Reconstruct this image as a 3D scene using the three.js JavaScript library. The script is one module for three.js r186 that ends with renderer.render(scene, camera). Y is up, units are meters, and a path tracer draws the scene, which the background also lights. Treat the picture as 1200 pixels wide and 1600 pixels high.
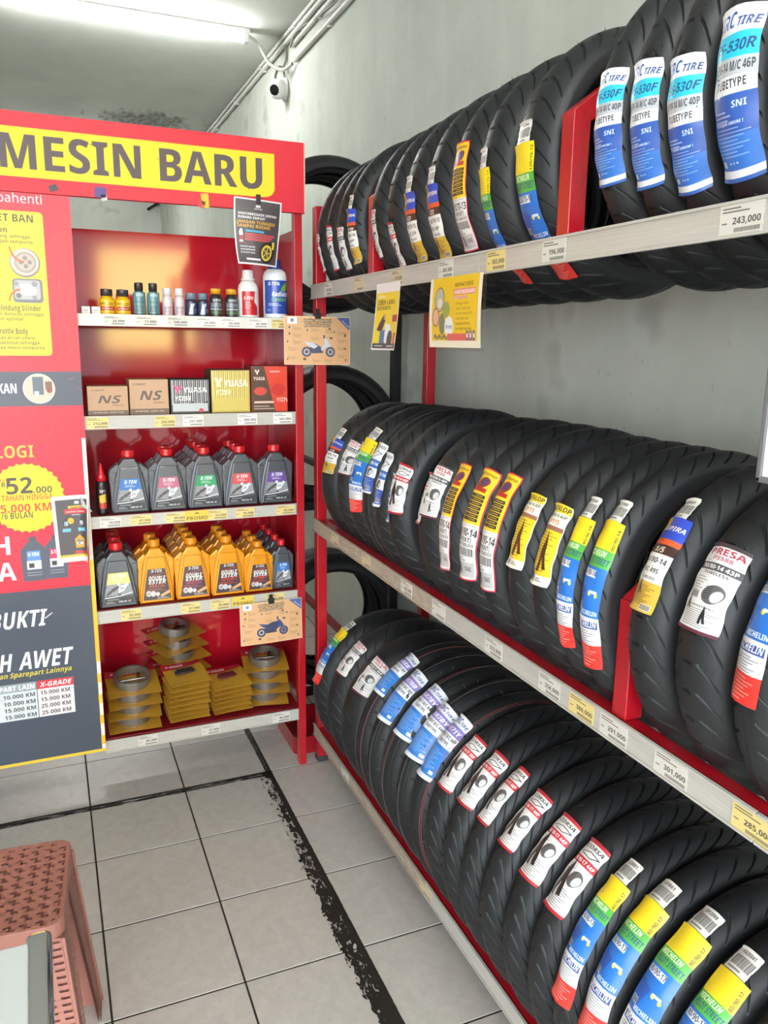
import * as THREE from 'three';
import { RoundedBoxGeometry } from 'three/addons/geometries/RoundedBoxGeometry.js';
import { mergeGeometries } from 'three/addons/utils/BufferGeometryUtils.js';
import { RectAreaLightUniformsLib } from 'three/addons/lights/RectAreaLightUniformsLib.js';

// ---------------------------------------------------------------- camera, sky, sun, exposure
const scene = new THREE.Scene();
const camera = new THREE.PerspectiveCamera(2 * Math.atan(800 / 1241.56) * 180 / Math.PI, 0.75, 0.05, 80);
camera.position.set(-0.037, 1.4857, 2.505);
camera.rotation.order = 'YXZ';
camera.rotation.set(-12.037 * Math.PI / 180, -22.914 * Math.PI / 180, 0.719 * Math.PI / 180);
scene.add(camera);
const renderer = new THREE.WebGLRenderer();
renderer.toneMapping = THREE.LinearToneMapping;
renderer.toneMappingExposure = 1.42;
renderer.shadowMap.enabled = true;
RectAreaLightUniformsLib.init();
scene.background = new THREE.Color().setRGB(0.93, 1.0, 1.06);
scene.backgroundIntensity = 7;
const sun = new THREE.DirectionalLight(new THREE.Color().setRGB(1, 0.96, 0.88), 58);
sun.position.set(-5, 14, -9); sun.target.position.set(0, 0, 8);
sun.castShadow = true;
Object.assign(sun.shadow.camera, { left: -14, right: 14, top: 14, bottom: -14, near: 1, far: 50 });
sun.shadow.mapSize.set(2048, 2048);
scene.add(sun, sun.target);

// ---------------------------------------------------------------- helpers
let seed = 12345;
const rnd = () => { seed = (seed * 1664525 + 1013904223) >>> 0; return seed / 4294967296; };
const rr = (a, b) => a + (b - a) * rnd();
const D = Math.PI / 180;
const counts = {};
function numbered(n) { const c = counts[n] = (counts[n] ?? -1) + 1; return c ? n + '_' + String(c).padStart(3, '0') : n; }
function tag(o, label, category, group, kind) {
  if (label) o.userData.label = label; if (category) o.userData.category = category;
  if (group) o.userData.group = group; if (kind) o.userData.kind = kind; return o;
}
function thing(name, label, category, pos = [0, 0, 0], group) {
  const o = new THREE.Group(); o.name = numbered(name); o.position.set(...pos); scene.add(o);
  return tag(o, label, category, group);
}
function part(name, geo, mat, parent, pos, label) {
  const m = new THREE.Mesh(geo, mat); m.name = name; m.castShadow = m.receiveShadow = true;
  if (pos) m.position.set(...pos); if (label) m.userData.label = label; parent.add(m); return m;
}
function solo(name, geo, mat, label, category, pos, group) {
  const m = part(numbered(name), geo, mat, scene, pos); return tag(m, label, category, group);
}
function struct(name, geo, mat, pos) { const m = part(name, geo, mat, scene, pos); m.userData.kind = 'structure'; return m; }
const box = (w, h, d, x = 0, y = 0, z = 0) => new THREE.BoxGeometry(w, h, d).translate(x, y, z);
const rbox = (w, h, d, r = 0.003, x = 0, y = 0, z = 0, s = 2) => new RoundedBoxGeometry(w, h, d, s, r).translate(x, y, z);
const boxAt = (x0, x1, y0, y1, z0, z1) => box(x1 - x0, y1 - y0, z1 - z0, (x0 + x1) / 2, (y0 + y1) / 2, (z0 + z1) / 2);
const rboxAt = (x0, x1, y0, y1, z0, z1, r = 0.003) => rbox(x1 - x0, y1 - y0, z1 - z0, r, (x0 + x1) / 2, (y0 + y1) / 2, (z0 + z1) / 2, 1);
function merge(list) { return mergeGeometries(list.map((g) => { const q = g.index ? g.toNonIndexed() : g; for (const k of Object.keys(q.attributes)) if (!['position', 'normal', 'uv'].includes(k)) q.deleteAttribute(k); return q; })); }
function bar(a, b, w, d = w) { // square tube between two points
  const A = new THREE.Vector3(...a), B = new THREE.Vector3(...b), L = A.distanceTo(B);
  const g = new RoundedBoxGeometry(w, L, d, 1, 0.0025);
  const q = new THREE.Quaternion().setFromUnitVectors(new THREE.Vector3(0, 1, 0), B.clone().sub(A).normalize());
  return g.applyQuaternion(q).translate((A.x + B.x) / 2, (A.y + B.y) / 2, (A.z + B.z) / 2);
}
function tube(pts, r, seg = 40, rs = 8) { return new THREE.TubeGeometry(new THREE.CatmullRomCurve3(pts.map((p) => new THREE.Vector3(...p)), false, 'centripetal'), seg, r, rs); }
const lathe = (pts, s = 28) => new THREE.LatheGeometry(pts.map((p) => new THREE.Vector2(p[0], p[1])), s);
function tex(w, h, draw, o = {}) {
  const c = document.createElement('canvas'); c.width = w; c.height = h; const g = c.getContext('2d'); draw(g, w, h);
  const t = new THREE.CanvasTexture(c); if (!o.linear) t.colorSpace = THREE.SRGBColorSpace; t.anisotropy = 8;
  if (o.repeat) { t.wrapS = t.wrapT = THREE.RepeatWrapping; t.repeat.set(...o.repeat); } return t;
}
function atlas(W, H, cw, ch) { // one canvas shared by many small prints
  const c = document.createElement('canvas'); c.width = W; c.height = H; const g = c.getContext('2d'), t = new THREE.CanvasTexture(c); t.colorSpace = THREE.SRGBColorSpace; t.anisotropy = 8;
  const cols = Math.floor(W / cw); let n = 0; const known = {};
  return { t, cell(key, draw) { if (known[key]) return known[key]; const x = (n % cols) * cw, y = Math.floor(n / cols) * ch; n++; g.save(); g.beginPath(); g.rect(x, y, cw, ch); g.clip(); g.translate(x, y); draw(g, cw, ch); g.restore(); return known[key] = [(x + 0.6) / W, 1 - (y + ch - 0.6) / H, (cw - 1.2) / W, (ch - 1.2) / H]; },
    uv(geo, c4) { const u = geo.attributes.uv; for (let i = 0; i < u.count; i++) u.setXY(i, c4[0] + u.getX(i) * c4[2], c4[1] + u.getY(i) * c4[3]); return geo; } };
}
// tileable value noise
function noiseGrid(n, s) { let q = s; const f = () => { q = (q * 1664525 + 1013904223) >>> 0; return q / 4294967296; }; return Float32Array.from({ length: n * n }, f); }
function noise2(grid, n, x, y) {
  const xi = Math.floor(x), yi = Math.floor(y), fx = x - xi, fy = y - yi, m = (v) => ((v % n) + n) % n, s = (t) => t * t * (3 - 2 * t);
  const a = grid[m(yi) * n + m(xi)], b = grid[m(yi) * n + m(xi + 1)], c = grid[m(yi + 1) * n + m(xi)], d = grid[m(yi + 1) * n + m(xi + 1)];
  const u = s(fx), v = s(fy); return (a * (1 - u) + b * u) * (1 - v) + (c * (1 - u) + d * u) * v;
}
function dataTex(size, fn, o = {}) { // fn(x,y in 0..1) -> [r,g,b] 0..255
  const h = o.h ?? size, d = new Uint8Array(size * h * 4);
  for (let y = 0; y < h; y++) for (let x = 0; x < size; x++) { const c = fn(x / size, y / h), i = (y * size + x) * 4; d[i] = c[0]; d[i + 1] = c[1]; d[i + 2] = c[2]; d[i + 3] = 255; }
  const t = new THREE.DataTexture(d, size, h); t.magFilter = THREE.LinearFilter; t.minFilter = THREE.LinearMipmapLinearFilter; t.generateMipmaps = true;
  t.wrapS = t.wrapT = THREE.RepeatWrapping; if (!o.linear) t.colorSpace = THREE.SRGBColorSpace; if (o.repeat) t.repeat.set(...o.repeat); t.needsUpdate = true; return t;
}
const G16 = noiseGrid(16, 7), G32 = noiseGrid(32, 99), G64 = noiseGrid(64, 5), G128 = noiseGrid(128, 31);
const fbm = (x, y) => 0.45 * noise2(G16, 16, x * 16, y * 16) + 0.28 * noise2(G32, 32, x * 32, y * 32) + 0.17 * noise2(G64, 64, x * 64, y * 64) + 0.1 * noise2(G128, 128, x * 128, y * 128);
const S = (o) => new THREE.MeshStandardMaterial(o);
const P = (o) => new THREE.MeshPhysicalMaterial(o);

// ---------------------------------------------------------------- materials
const wallTex = dataTex(1024, (x, y) => {
  const n = fbm(x, y), m = fbm(x * 3 % 1, y * 0.5), sp = noise2(G128, 128, x * 128 * 3, y * 128 * 3);
  let k = 0.93 + 0.1 * (n - 0.5) + 0.05 * (m - 0.5); if (n > 0.66) k -= (n - 0.66) * 0.9; if (sp > 0.965) k -= 0.08;
  return [216 * k, 221 * k, 212 * k];
});
const wallBump = dataTex(512, (x, y) => { const v = 255 * (0.6 * fbm(x, y) + 0.4 * noise2(G128, 128, x * 256, y * 256)); return [v, v, v]; }, { linear: true });
const M = {};
M.wall = S({ map: wallTex, bumpMap: wallBump, bumpScale: 0.002, roughness: 0.85 });
M.red = P({ color: 0xb0101f, roughness: 0.32, clearcoat: 0.5, clearcoatRoughness: 0.15 });
const scuff = dataTex(512, (x, y) => { const n = fbm(x, y), s = noise2(G128, 128, x * 300, y * 60); const k = n > 0.62 ? 1 - (n - 0.62) * 1.3 : 1; const q = s > 0.95 ? 0.75 : 1; return [178 * k * q, 18 + 12 * (1 - k), 33 * k]; });
M.redPaint = P({ map: scuff, roughness: 0.34, clearcoat: 0.45, clearcoatRoughness: 0.2 });
const wave = dataTex(512, (x, y) => { const v = 128 + 100 * (noise2(G16, 16, x * 4 + 3, y * 4) - 0.5) + 60 * (noise2(G32, 32, x * 9, y * 12) - 0.5) + 22 * (noise2(G64, 64, x * 28, y * 44) - 0.5); return [v, v, v]; }, { linear: true });
M.redGloss = P({ color: 0xc40f26, roughness: 0.5, ior: 1.45, specularIntensity: 0.2, clearcoat: 1, clearcoatRoughness: 0.08, bumpMap: wave, bumpScale: 0.0045 });
M.redShelf = P({ color: 0x7d1018, roughness: 0.42 });
M.black = S({ color: 0x17181a, roughness: 0.5, metalness: 0.2 });
const stripTex = dataTex(512, (x, y) => { const n = fbm(x, y), l = noise2(G64, 64, x * 10, y * 64); const k = 0.94 + 0.1 * (n - 0.5) + 0.06 * (l - 0.5); return [196 * k, 192 * k, 184 * k]; });
M.strip = P({ map: stripTex, roughness: 0.38, clearcoat: 0.3 });
M.stripWorn = P({ map: dataTex(512, (x, y) => { const n = fbm(x, y), l = noise2(G64, 64, x * 24, y * 64); const k = 0.9 + 0.3 * (n - 0.5) + 0.14 * (l - 0.5); return [188 * k, 172 * k, 156 * k]; }), roughness: 0.55 });
M.stripWhite = P({ color: 0xd8d4cc, roughness: 0.35, clearcoat: 0.3 });
M.chrome = S({ color: 0xe4e4e6, roughness: 0.06, metalness: 1 });
M.steel = S({ color: 0xb8b8ba, roughness: 0.22, metalness: 1 });
M.whitePlastic = P({ color: 0xe9e9e6, roughness: 0.35 });
M.paper = S({ color: 0xe8e6e2, roughness: 0.8 });
M.clip = S({ color: 0x1c1b1c, roughness: 0.4 });
const rubTex = dataTex(512, (x, y) => { const n = fbm(x, y), s = noise2(G128, 128, x * 400, y * 400); const k = 30 + 11 * (n - 0.5) + 6 * (s - 0.5); return [k * 0.93, k * 1.0, k * 1.06]; }, { repeat: [6, 1] });
M.rubber = S({ map: rubTex, roughness: 0.5 });
M.sidewall = S({ color: 0x1d1f21, roughness: 0.62 });
M.hair = S({ color: 0x1b1c1d, roughness: 0.6 });
M.clear = P({ color: 0xffffff, roughness: 0.08, transmission: 1, thickness: 0, ior: 1.45 });

// ---------------------------------------------------------------- the room
const WX = 1.3, CY = 3.12, BZ = -7.3, FZ = 4.4, LX = -3.1;
function planeUV(g, fu, fv) { const p = g.attributes.position, u = g.attributes.uv; for (let i = 0; i < p.count; i++) u.setXY(i, fu(p.getX(i), p.getY(i), p.getZ(i)), fv(p.getX(i), p.getY(i), p.getZ(i))); return g; }
struct('wall_right', planeUV(boxAt(WX, WX + 0.15, 0, CY, BZ - 0.15, FZ), (x, y, z) => z / 4.2 + 0.3, (x, y) => y / 4.2), M.wall);
struct('wall_back', planeUV(boxAt(LX, WX, 0, CY, BZ - 0.15, BZ), (x) => x / 4.2, (x, y) => y / 4.2), M.wall);
struct('wall_left', planeUV(boxAt(LX - 0.15, LX, 0, CY, BZ - 0.15, FZ), (x, y, z) => z / 4.2, (x, y) => y / 4.2), M.wall);
struct('wall_front', boxAt(LX - 0.15, WX + 0.15, 2.7, CY + 0.15, FZ, FZ + 0.15), M.wall);
// ceiling with its damp patch
const ceilTex = tex(2048, 2048, (g, w, h) => { // x: LX..WX, z: BZ..FZ
  const id = g.createImageData(w, h);
  for (let y = 0; y < h; y++) for (let x = 0; x < w; x++) {
    const X = LX + (WX - LX) * x / w, Z = BZ + (FZ - BZ) * y / h, n = fbm(x / w, y / h * 2.6 % 1); let k = 0.93 + 0.1 * (n - 0.5);
    const dx = (X - 0.8) / 0.42, dz = (Z + 4.25) / 0.35, q = 1 - Math.sqrt(dx * dx + dz * dz) + 0.9 * (fbm(X * 0.9 + 5, Z * 0.45 + 9) - 0.5) + 0.4 * (noise2(G64, 64, X * 40, Z * 14) - 0.5);
    if (q > 0.12) k -= Math.min(0.36, (q - 0.12) * 0.8) * (0.4 + 0.8 * noise2(G128, 128, X * 60, Z * 22));
    const i = (y * w + x) * 4; id.data[i] = 226 * k; id.data[i + 1] = 231 * k; id.data[i + 2] = 224 * k; id.data[i + 3] = 255;
  }
  g.putImageData(id, 0, 0);
});
struct('ceiling', planeUV(boxAt(LX - 0.15, WX + 0.15, CY, CY + 0.15, BZ - 0.15, FZ), (x) => (x - LX) / (WX - LX), (x, y, z) => 1 - (z - BZ) / (FZ - BZ)), S({ map: ceilTex, roughness: 0.9 }));

// floor: grout bed and single tiles
const T = 0.3;
const floor = struct('floor', boxAt(LX - 0.15, WX + 0.15, -0.12, -0.0016, BZ - 0.15, FZ + 0.15), S({ color: 0x2b2925, roughness: 0.95 }));
const tileTex = [0, 1, 2].map((k) => dataTex(256, (x, y) => {
  const n = fbm((x + k * 0.31) % 1, (y + k * 0.17) % 1), s = noise2(G128, 128, x * 256 + k * 9, y * 256), d = noise2(G64, 64, x * 64 + k * 21, y * 64 + 3);
  let v = 0.97 + 0.1 * (n - 0.5) + 0.05 * (s - 0.5); if (d > 0.97) v -= 0.16; return [198 * v, 194 * v, 187 * v];
}));
const tileMat = tileTex.map((t) => P({ map: t, roughness: 0.33, clearcoat: 0.25, clearcoatRoughness: 0.25 }));
const tileGeo = new RoundedBoxGeometry(T - 0.0045, 0.012, T - 0.0045, 1, 0.0016);
const rest = [[], [], []]; let tiles = [];
for (let i = -11; i <= 4; i++) for (let j = -25; j <= 15; j++) {
  const x0 = i * T, z0 = j * T; if (x0 < LX || x0 + T > WX + 0.25 || z0 < BZ || z0 > FZ) continue;
  tiles.push([x0 + T / 2, z0 + T / 2, (Math.abs(i * 7 + j * 13) + (i & 1)) % 3]);
}
tiles.sort((a, b) => Math.hypot(a[0] - 0.2, a[1] - 0.9) - Math.hypot(b[0] - 0.2, b[1] - 0.9));
tiles.forEach(([x, z, k], n) => {
  if (x > WX - 0.12) { const w = WX - (x - T / 2) - 0.003; const g = new RoundedBoxGeometry(w, 0.012, T - 0.0045, 1, 0.0016); const m = part('floor_tile', g, tileMat[k], floor, [x - T / 2 + w / 2 + 0.002, -0.006, z]); return; }
  if (n < 240) part('floor_tile', tileGeo, tileMat[k], floor, [x, -0.006 + (rnd() - 0.5) * 0.0006, z]);
  else rest[k].push(tileGeo.clone().translate(x, -0.006, z));
});
rest.forEach((l, k) => { if (l.length) part('far_floor_tiles', merge(l), tileMat[k], floor).userData.kind = 'stuff'; });
// worn black guide lines painted on the tiles (a ragged film with its own outline)
function paintLine(name, x0, x1, z0, z1, alongZ, label, raggedLow) {
  const t = tex(alongZ ? 256 : 1024, alongZ ? 2048 : 128, (g, w, h) => {
    const id = g.createImageData(w, h);
    for (let y = 0; y < h; y++) for (let x = 0; x < w; x++) {
      const u = alongZ ? x / w : 1 - y / h, l = alongZ ? y / h : x / w; // u across, l along
      const n = noise2(G64, 64, u * 9, l * (alongZ ? 210 : 60)) * 0.5 + noise2(G128, 128, u * 24, l * (alongZ ? 560 : 130)) * 0.5;
      const patch = noise2(G16, 16, 3, l * 9), edge = raggedLow * (0.25 + 0.75 * patch);
      let on = u > edge * n * 1.5 + 0.02 && u < 0.985 - 0.04 * n; if (raggedLow && u < 0.72 && n > 0.72 - 0.15 * patch) on = false;
      const c = 24 + 14 * n, i = (y * w + x) * 4; id.data[i] = c * 1.05; id.data[i + 1] = c; id.data[i + 2] = c * 0.86; id.data[i + 3] = on ? 255 : 0;
    }
    g.putImageData(id, 0, 0);
  });
  const g = new THREE.PlaneGeometry(x1 - x0, z1 - z0).rotateX(-Math.PI / 2).translate((x0 + x1) / 2, 0.0011, (z0 + z1) / 2);
  const m = S({ map: t, roughness: 0.6, alphaTest: 0.5, transparent: false });
  const o = part(name, g, m, floor); o.userData.label = label; return o;
}
paintLine('painted_line', 0.535, 0.604, 0.0, 3.6, true, 'worn black line with ragged edge along the tile joint', 0.62);
paintLine('painted_line', 0.578, 0.6, -0.4, 0.0, true, 'narrow black line at the cabinet foot', 0.2);
paintLine('painted_line', -2.6, 0.6, -0.002, 0.03, false, 'black line crossing in front of the cabinet', 0.1);

// outside: pavement, plus unseen house and cream board added for the cabinet reflection
struct('ground', boxAt(-14, 14, -0.22, -0.06, FZ + 0.15, 16), S({ color: 0x5a5856, roughness: 0.95 }));
{
  const s = thing('added_mirror_house', 'unseen blue grey house across the street, shaped for the cabinet panel to mirror', 'building', [1.9, -0.06, 12.6]);  // tone and width chosen for the pinkish sheen in the back panel
  part('house_wall', boxAt(-2.6, 1.6, 0, 3.55, 0, 3), S({ color: 0x464a58, roughness: 0.9 }), s);
  part('roof_edge', boxAt(-2.8, 1.8, 3.55, 3.7, -0.2, 3.2), S({ color: 0x332c28, roughness: 0.9 }), s);
  const b = thing('added_mirror_board', 'unseen cream board on two steel posts, added for the cabinet panel to mirror', 'signboard', [1.75, -0.06, 12]);  // invented bright board, gives the pale glare patch on the back panel
  part('board', rboxAt(-0.8, 0.8, 1.35, 3.1, 0, 0.08, 0.01), S({ color: 0xf3dc8c, roughness: 0.7 }), b);
  for (const x of [-0.55, 0.55]) part('post', boxAt(x - 0.04, x + 0.04, 0, 1.36, 0.01, 0.07), M.steel, b);
}
// fluorescent lamps on the ceiling
function lampAt(x, z, label) {
  const o = thing('fluorescent_lamp', label, 'lamp', [x, CY, z], 'ceiling lamps');
  part('batten', rbox(1.28, 0.022, 0.045, 0.003, 0, -0.011, 0, 1), M.whitePlastic, o);
  for (const s of [-1, 1]) part('lamp_holder', rbox(0.025, 0.052, 0.036, 0.004, s * 0.622, -0.045, 0, 2), M.whitePlastic, o);
  part('tube', new THREE.CylinderGeometry(0.0145, 0.0145, 1.215, 20).rotateZ(Math.PI / 2).translate(0, -0.052, 0), S({ color: 0xffffff, emissive: new THREE.Color().setRGB(1, 1, 0.97), emissiveIntensity: 78 }), o);
  const l = new THREE.RectAreaLight(new THREE.Color().setRGB(1, 1, 0.95), 24, 1.2, 0.03); l.position.set(x, CY - 0.0705, z); l.rotation.x = -Math.PI / 2; scene.add(l);
  part('lamp_cable', tube([[0.635, -0.03, 0], [0.68, -0.06, 0.01], [0.74, -0.17, 0.05], [0.79, -0.21, 0.12], [0.82, -0.2, 0.2]], 0.009, 30), S({ color: 0xb9b9b2, roughness: 0.5 }), o);
}
lampAt(0.46, -2.13, 'lit fluorescent tube batten on the grey ceiling above the cabinet');
lampAt(0.2, -5.3, 'added unseen fluorescent tube batten brightening the back of the shop behind the sign');  // added lamp, hidden by the sign, lifts the back room brightness
lampAt(0.1, 2.7, 'added unseen fluorescent tube batten above the aisle brightening the wall');  // added lamp out of view, brightens the wall and tyres

// conduits and the camera on the wall
const M_cond = P({ color: 0xc9cac3, roughness: 0.5 });
[['conduit', 3.1, 1.286, -7.2, 3.4, 0.011, 'thin white conduit tucked into the corner under the ceiling'],
 ['conduit', 3.062, 1.285, -7.2, -0.3, 0.013, 'white conduit running just below the corner conduit on wall'],
 ['conduit', 3.014, 1.286, -1.95, 3.4, 0.012, 'white conduit with loose grey cable twisted along it'],
 ['conduit', 2.93, 1.285, -1.9, 3.4, 0.013, 'lowest white conduit on the wall above the tyre rack']].forEach(([n, y, x, z0, z1, r, lab], k) => {
  const o = thing(n, lab, 'conduit', [x, y, 0], 'conduits along the wall');
  part('pipe', new THREE.CylinderGeometry(r, r, z1 - z0, 12).rotateX(Math.PI / 2).translate(0, 0, (z0 + z1) / 2), M_cond, o);
  for (let z = z0 + 0.25 + k * 0.1; z < Math.min(z1, 2); z += 0.72) part('clip', rbox(0.018, r * 2.9, 0.018, 0.003, 0.004, 0, z, 1), M.whitePlastic, o);
  if (k === 2) part('loose_cable', tube(Array.from({ length: 22 }, (_, i) => [-0.012 - 0.012 * Math.sin(i * 1.7), 0.03 * Math.sin(i * 0.9) - 0.01, -1.95 + i * 0.12]), 0.005, 120, 6), S({ color: 0x8d8d86, roughness: 0.6 }), o);
});
{
  const o = thing('security_camera', 'white dome security camera on the wall below the conduits', 'camera', [WX, 2.845, -2.12]);
  part('base', lathe([[0.0, 0], [0.058, 0], [0.06, 0.012], [0.05, 0.026], [0.0, 0.028]], 32).rotateZ(Math.PI / 2), M.whitePlastic, o);
  const h = part('housing', lathe([[0.047, 0], [0.052, 0.02], [0.05, 0.045], [0.042, 0.066], [0.03, 0.074], [0, 0.075]], 32).rotateX(Math.PI / 2).rotateX(0.35).rotateY(-0.75).translate(-0.035, 0.002, 0), M.whitePlastic, o);
  part('lens', lathe([[0.0, 0.078], [0.026, 0.0765], [0.028, 0.073]], 24).rotateX(Math.PI / 2).rotateX(0.35).rotateY(-0.75).translate(-0.035, 0.002, 0), P({ color: 0x101214, roughness: 0.1 }), h);
  part('cable', tube([[-0.006, 0.05, 0], [-0.02, 0.1, 0.02], [-0.006, 0.15, 0.03], [-0.02, 0.2, 0.06]], 0.006, 30), S({ color: 0x8a8a80, roughness: 0.6 }), o);
  part('cable_end', tube([[-0.02, 0.03, -0.02], [-0.045, 0.07, -0.06], [-0.03, 0.12, -0.04], [-0.012, 0.1, 0.02]], 0.007, 30), S({ color: 0x55554e, roughness: 0.6 }), o);
}

solo('wall_bracket', tube([[0, 0, 0], [0.02, 0.0, 0.12], [-0.1, -0.08, 0.16]], 0.016, 12), M.clip, 'short dark metal bracket sticking out of the back wall', 'bracket', [1.24, 2.98, BZ + 0.01]);

// ---------------------------------------------------------------- tyre racks
const Y0 = [1.662, 0.898, 0.136], XF = 0.775, XC = 0.99, HALF = 0.185, ZR0 = -0.03, ZR1 = 2.38;
const TAGS = atlas(1024, 1024, 128, 76), tagMaterial = S({ map: TAGS.t, roughness: 0.5 });
function tagGeo(w, h, d, bg, price) {
  return TAGS.uv(new THREE.BoxGeometry(w, h, d), TAGS.cell(bg + price, (g, w, h) => {
    g.fillStyle = bg; g.fillRect(0, 0, w, h); g.fillStyle = '#55514a';
    for (let k = 0; k < 2; k++) g.fillRect(w * 0.06, h * (0.12 + 0.11 * k), w * (0.42 + 0.2 * k), h * 0.04); g.fillRect(w * 0.06, h * 0.6, w * 0.12, h * 0.04);
    g.font = 'bold ' + Math.round(h * 0.3) + 'px sans-serif'; g.textAlign = 'right'; g.fillStyle = '#3c3a38'; g.fillText(price, w * 0.95, h * 0.68);
    let x = w * 0.36; while (x < w * 0.94) { const b = w * (0.006 + 0.012 * ((x * 7.13) % 1)); g.fillRect(x, h * 0.79, b, h * 0.14); x += b * 2; }
  }));
}
const WHT = '#cfcac2', YEL = '#dcc681', CRM = '#c9b897';
{
  const r = thing('tyre_rack', 'red steel tyre rack with three tiers and grey price strips along the wall', 'rack', [0, 0, 0]);
  const pw = 0.035;
  for (const [x, z, top] of [[XF + pw / 2, ZR0 + pw / 2, 1.9], [1.19, ZR0 + pw / 2, 1.9], [XF + pw / 2, ZR1 - pw / 2, 1.9], [1.19, ZR1 - pw / 2, 1.9]]) {
    const p = part('post', rbox(pw, top - 0.02, pw, 0.003, x, (top + 0.02) / 2, z, 1), M.redPaint, r);
    part('foot', rbox(pw + 0.004, 0.022, pw + 0.004, 0.004, x, 0.011, z, 1), S({ color: 0x3a3733, roughness: 0.7 }), p);
  }
  Y0.forEach((y, t) => {
    const a = ZR0 + pw, b = ZR1 - pw, zc = (a + b) / 2, L = b - a;
    part('front_rail', merge([rbox(0.03, 0.004, L, 0.0015, XF + 0.015, y - 0.002, zc, 1), rbox(0.004, 0.042, L, 0.0015, XF + 0.002, y - 0.021, zc, 1)]), M.redPaint, r);
    part('back_rail', merge([rbox(0.034, 0.004, L, 0.0015, 1.175 + 0.017, y - 0.002, zc, 1), rbox(0.004, 0.04, L, 0.0015, 1.207, y - 0.02, zc, 1)]), M.redPaint, r);
    for (const z of [a - pw / 2, b + pw / 2]) part('end_bar', rbox(1.1725 - XF - pw, 0.03, 0.03, 0.003, (XF + pw + 1.1725) / 2, y - 0.02, z, 1), M.redPaint, r);
    // price strip: a shallow plastic channel, in lengths
    const ya = y - 0.043, yb = y + 0.002; let z = ZR0 - 0.005; const lens = t === 0 ? [1.1, 1.3] : [0.62, 0.31, 0.95, 0.55];
    for (const l of lens) {
      const z1 = Math.min(z + l, ZR1); const dx = rr(-0.0008, 0.0008);
      const st = part('price_strip', merge([rbox(0.003, yb - ya, z1 - z - 0.002, 0.001, XF - 0.0035 + dx, (ya + yb) / 2, (z + z1) / 2, 1), rbox(0.0035, 0.0045, z1 - z - 0.002, 0.001, XF - 0.0066 + dx, yb - 0.0025, (z + z1) / 2, 1), rbox(0.0035, 0.004, z1 - z - 0.002, 0.001, XF - 0.0066 + dx, ya + 0.002, (z + z1) / 2, 1)]), t && z < 0.8 ? M.stripWorn : M.strip, r);
      const tags = [[[0.14, WHT, '168,000'], [0.4, CRM, ''], [0.66, CRM, '210,000'], [0.92, WHT, '405,000'], [1.13, YEL, '503,000'], [1.32, WHT, '196,000'], [1.72, WHT, '243,000'], [2.0, WHT, '250,000']],
        [[0.2, CRM, ''], [0.47, CRM, ''], [0.75, WHT, '238,000'], [0.93, WHT, ''], [1.18, WHT, '332,000'], [1.38, WHT, '334,000'], [1.475, YEL, '386,000'], [1.56, WHT, '291,000'], [1.69, WHT, '301,000'], [1.84, YEL, '285,000']],
        [[0.3, WHT, ''], [0.9, CRM, ''], [1.4, WHT, '']]][t];
      for (const [tz, c, pr] of tags) if (tz > z && tz <= z1) part('price_tag', tagGeo(0.001, 0.036, 0.068, c, pr), tagMaterial, st, [XF - 0.0058 + dx, y - 0.0205, tz]);
      z = z1;
    }
  });
  // bent divider bars
  const divider = (t, z) => {
    const y = Y0[t], x = XF + 0.02, w = 0.034;
    const o = part('divider', merge([bar([x, y, z], [x, y + 0.197, z], w), bar([x - 0.004, y + 0.185, z], [XC + 0.01, y + 0.335, z], w - 0.001), bar([XC - 0.01, y + 0.335, z], [1.196, y + 0.185, z], w - 0.001), bar([1.192, y, z], [1.192, y + 0.197, z], w)]), M.redPaint, r);
    return o;
  };
  divider(0, 0.462); divider(0, 1.327); divider(1, 1.559);
}
{ // second rack further back
  const r = thing('tyre_rack', 'black steel tyre rack standing behind the end of the red rack', 'rack', [0, 0, 0]);
  const z0 = -0.36, z1 = -1.9;
  for (const [x, z] of [[1.215, z0], [1.215, z1], [XF + 0.015, z1]]) part('post', rbox(0.035, 2.0, 0.035, 0.003, x, 1.0, z, 1), M.black, r);
  Y0.forEach((y) => { for (const x of [XF + 0.016, 1.192]) part('rail', rbox(0.03, 0.03, z0 - z1, 0.003, x, y - 0.015, (z0 + z1) / 2, 1), y < 0.5 ? M.redShelf : M.black, r); part('end_bar', rbox(0.4, 0.03, 0.03, 0.003, XC + 0.01, y - 0.03, z0, 1), M.black, r); });
}

// ---------------------------------------------------------------- tyres
const designs = {
  street: { n: 40, s: (t) => 0.85 * Math.pow(Math.abs(t), 1.8), g: [[-1.08, -0.2, 0, 0.2], [0.2, 1.08, 0.5, 0.2]] },
  slant: { n: 36, s: (t) => 0.15 * t + 0.9 * t * t, g: [[-1.02, -0.3, 0, 0.19], [0.24, 1.02, 0.5, 0.19], [-0.26, 0.14, 0.66, 0.15]] },
  centre: { n: 38, s: (t) => 0.8 * Math.abs(t), long: [[-0.1, 0.0]], g: [[-1.1, -0.3, 0, 0.17], [0.22, 1.1, 0.5, 0.17]] },
  curve: { n: 46, s: (t) => 1.3 * Math.pow(Math.abs(t), 1.8), g: [[-1.16, -0.12, 0, 0.24], [0.12, 1.16, 0.5, 0.24]] },
  rib: { n: 40, s: (t) => 0.35 * Math.sin(t * 5), long: [[-0.52, -0.42], [-0.07, 0.03], [0.4, 0.5]], g: [[-1.2, -0.75, 0, 0.15], [0.75, 1.2, 0.5, 0.15]] },
  smooth: { n: 24, s: (t) => 0.6 * Math.abs(t), g: [[-0.8, -0.3, 0, 0.11], [0.3, 0.8, 0.5, 0.11]] },
};
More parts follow.
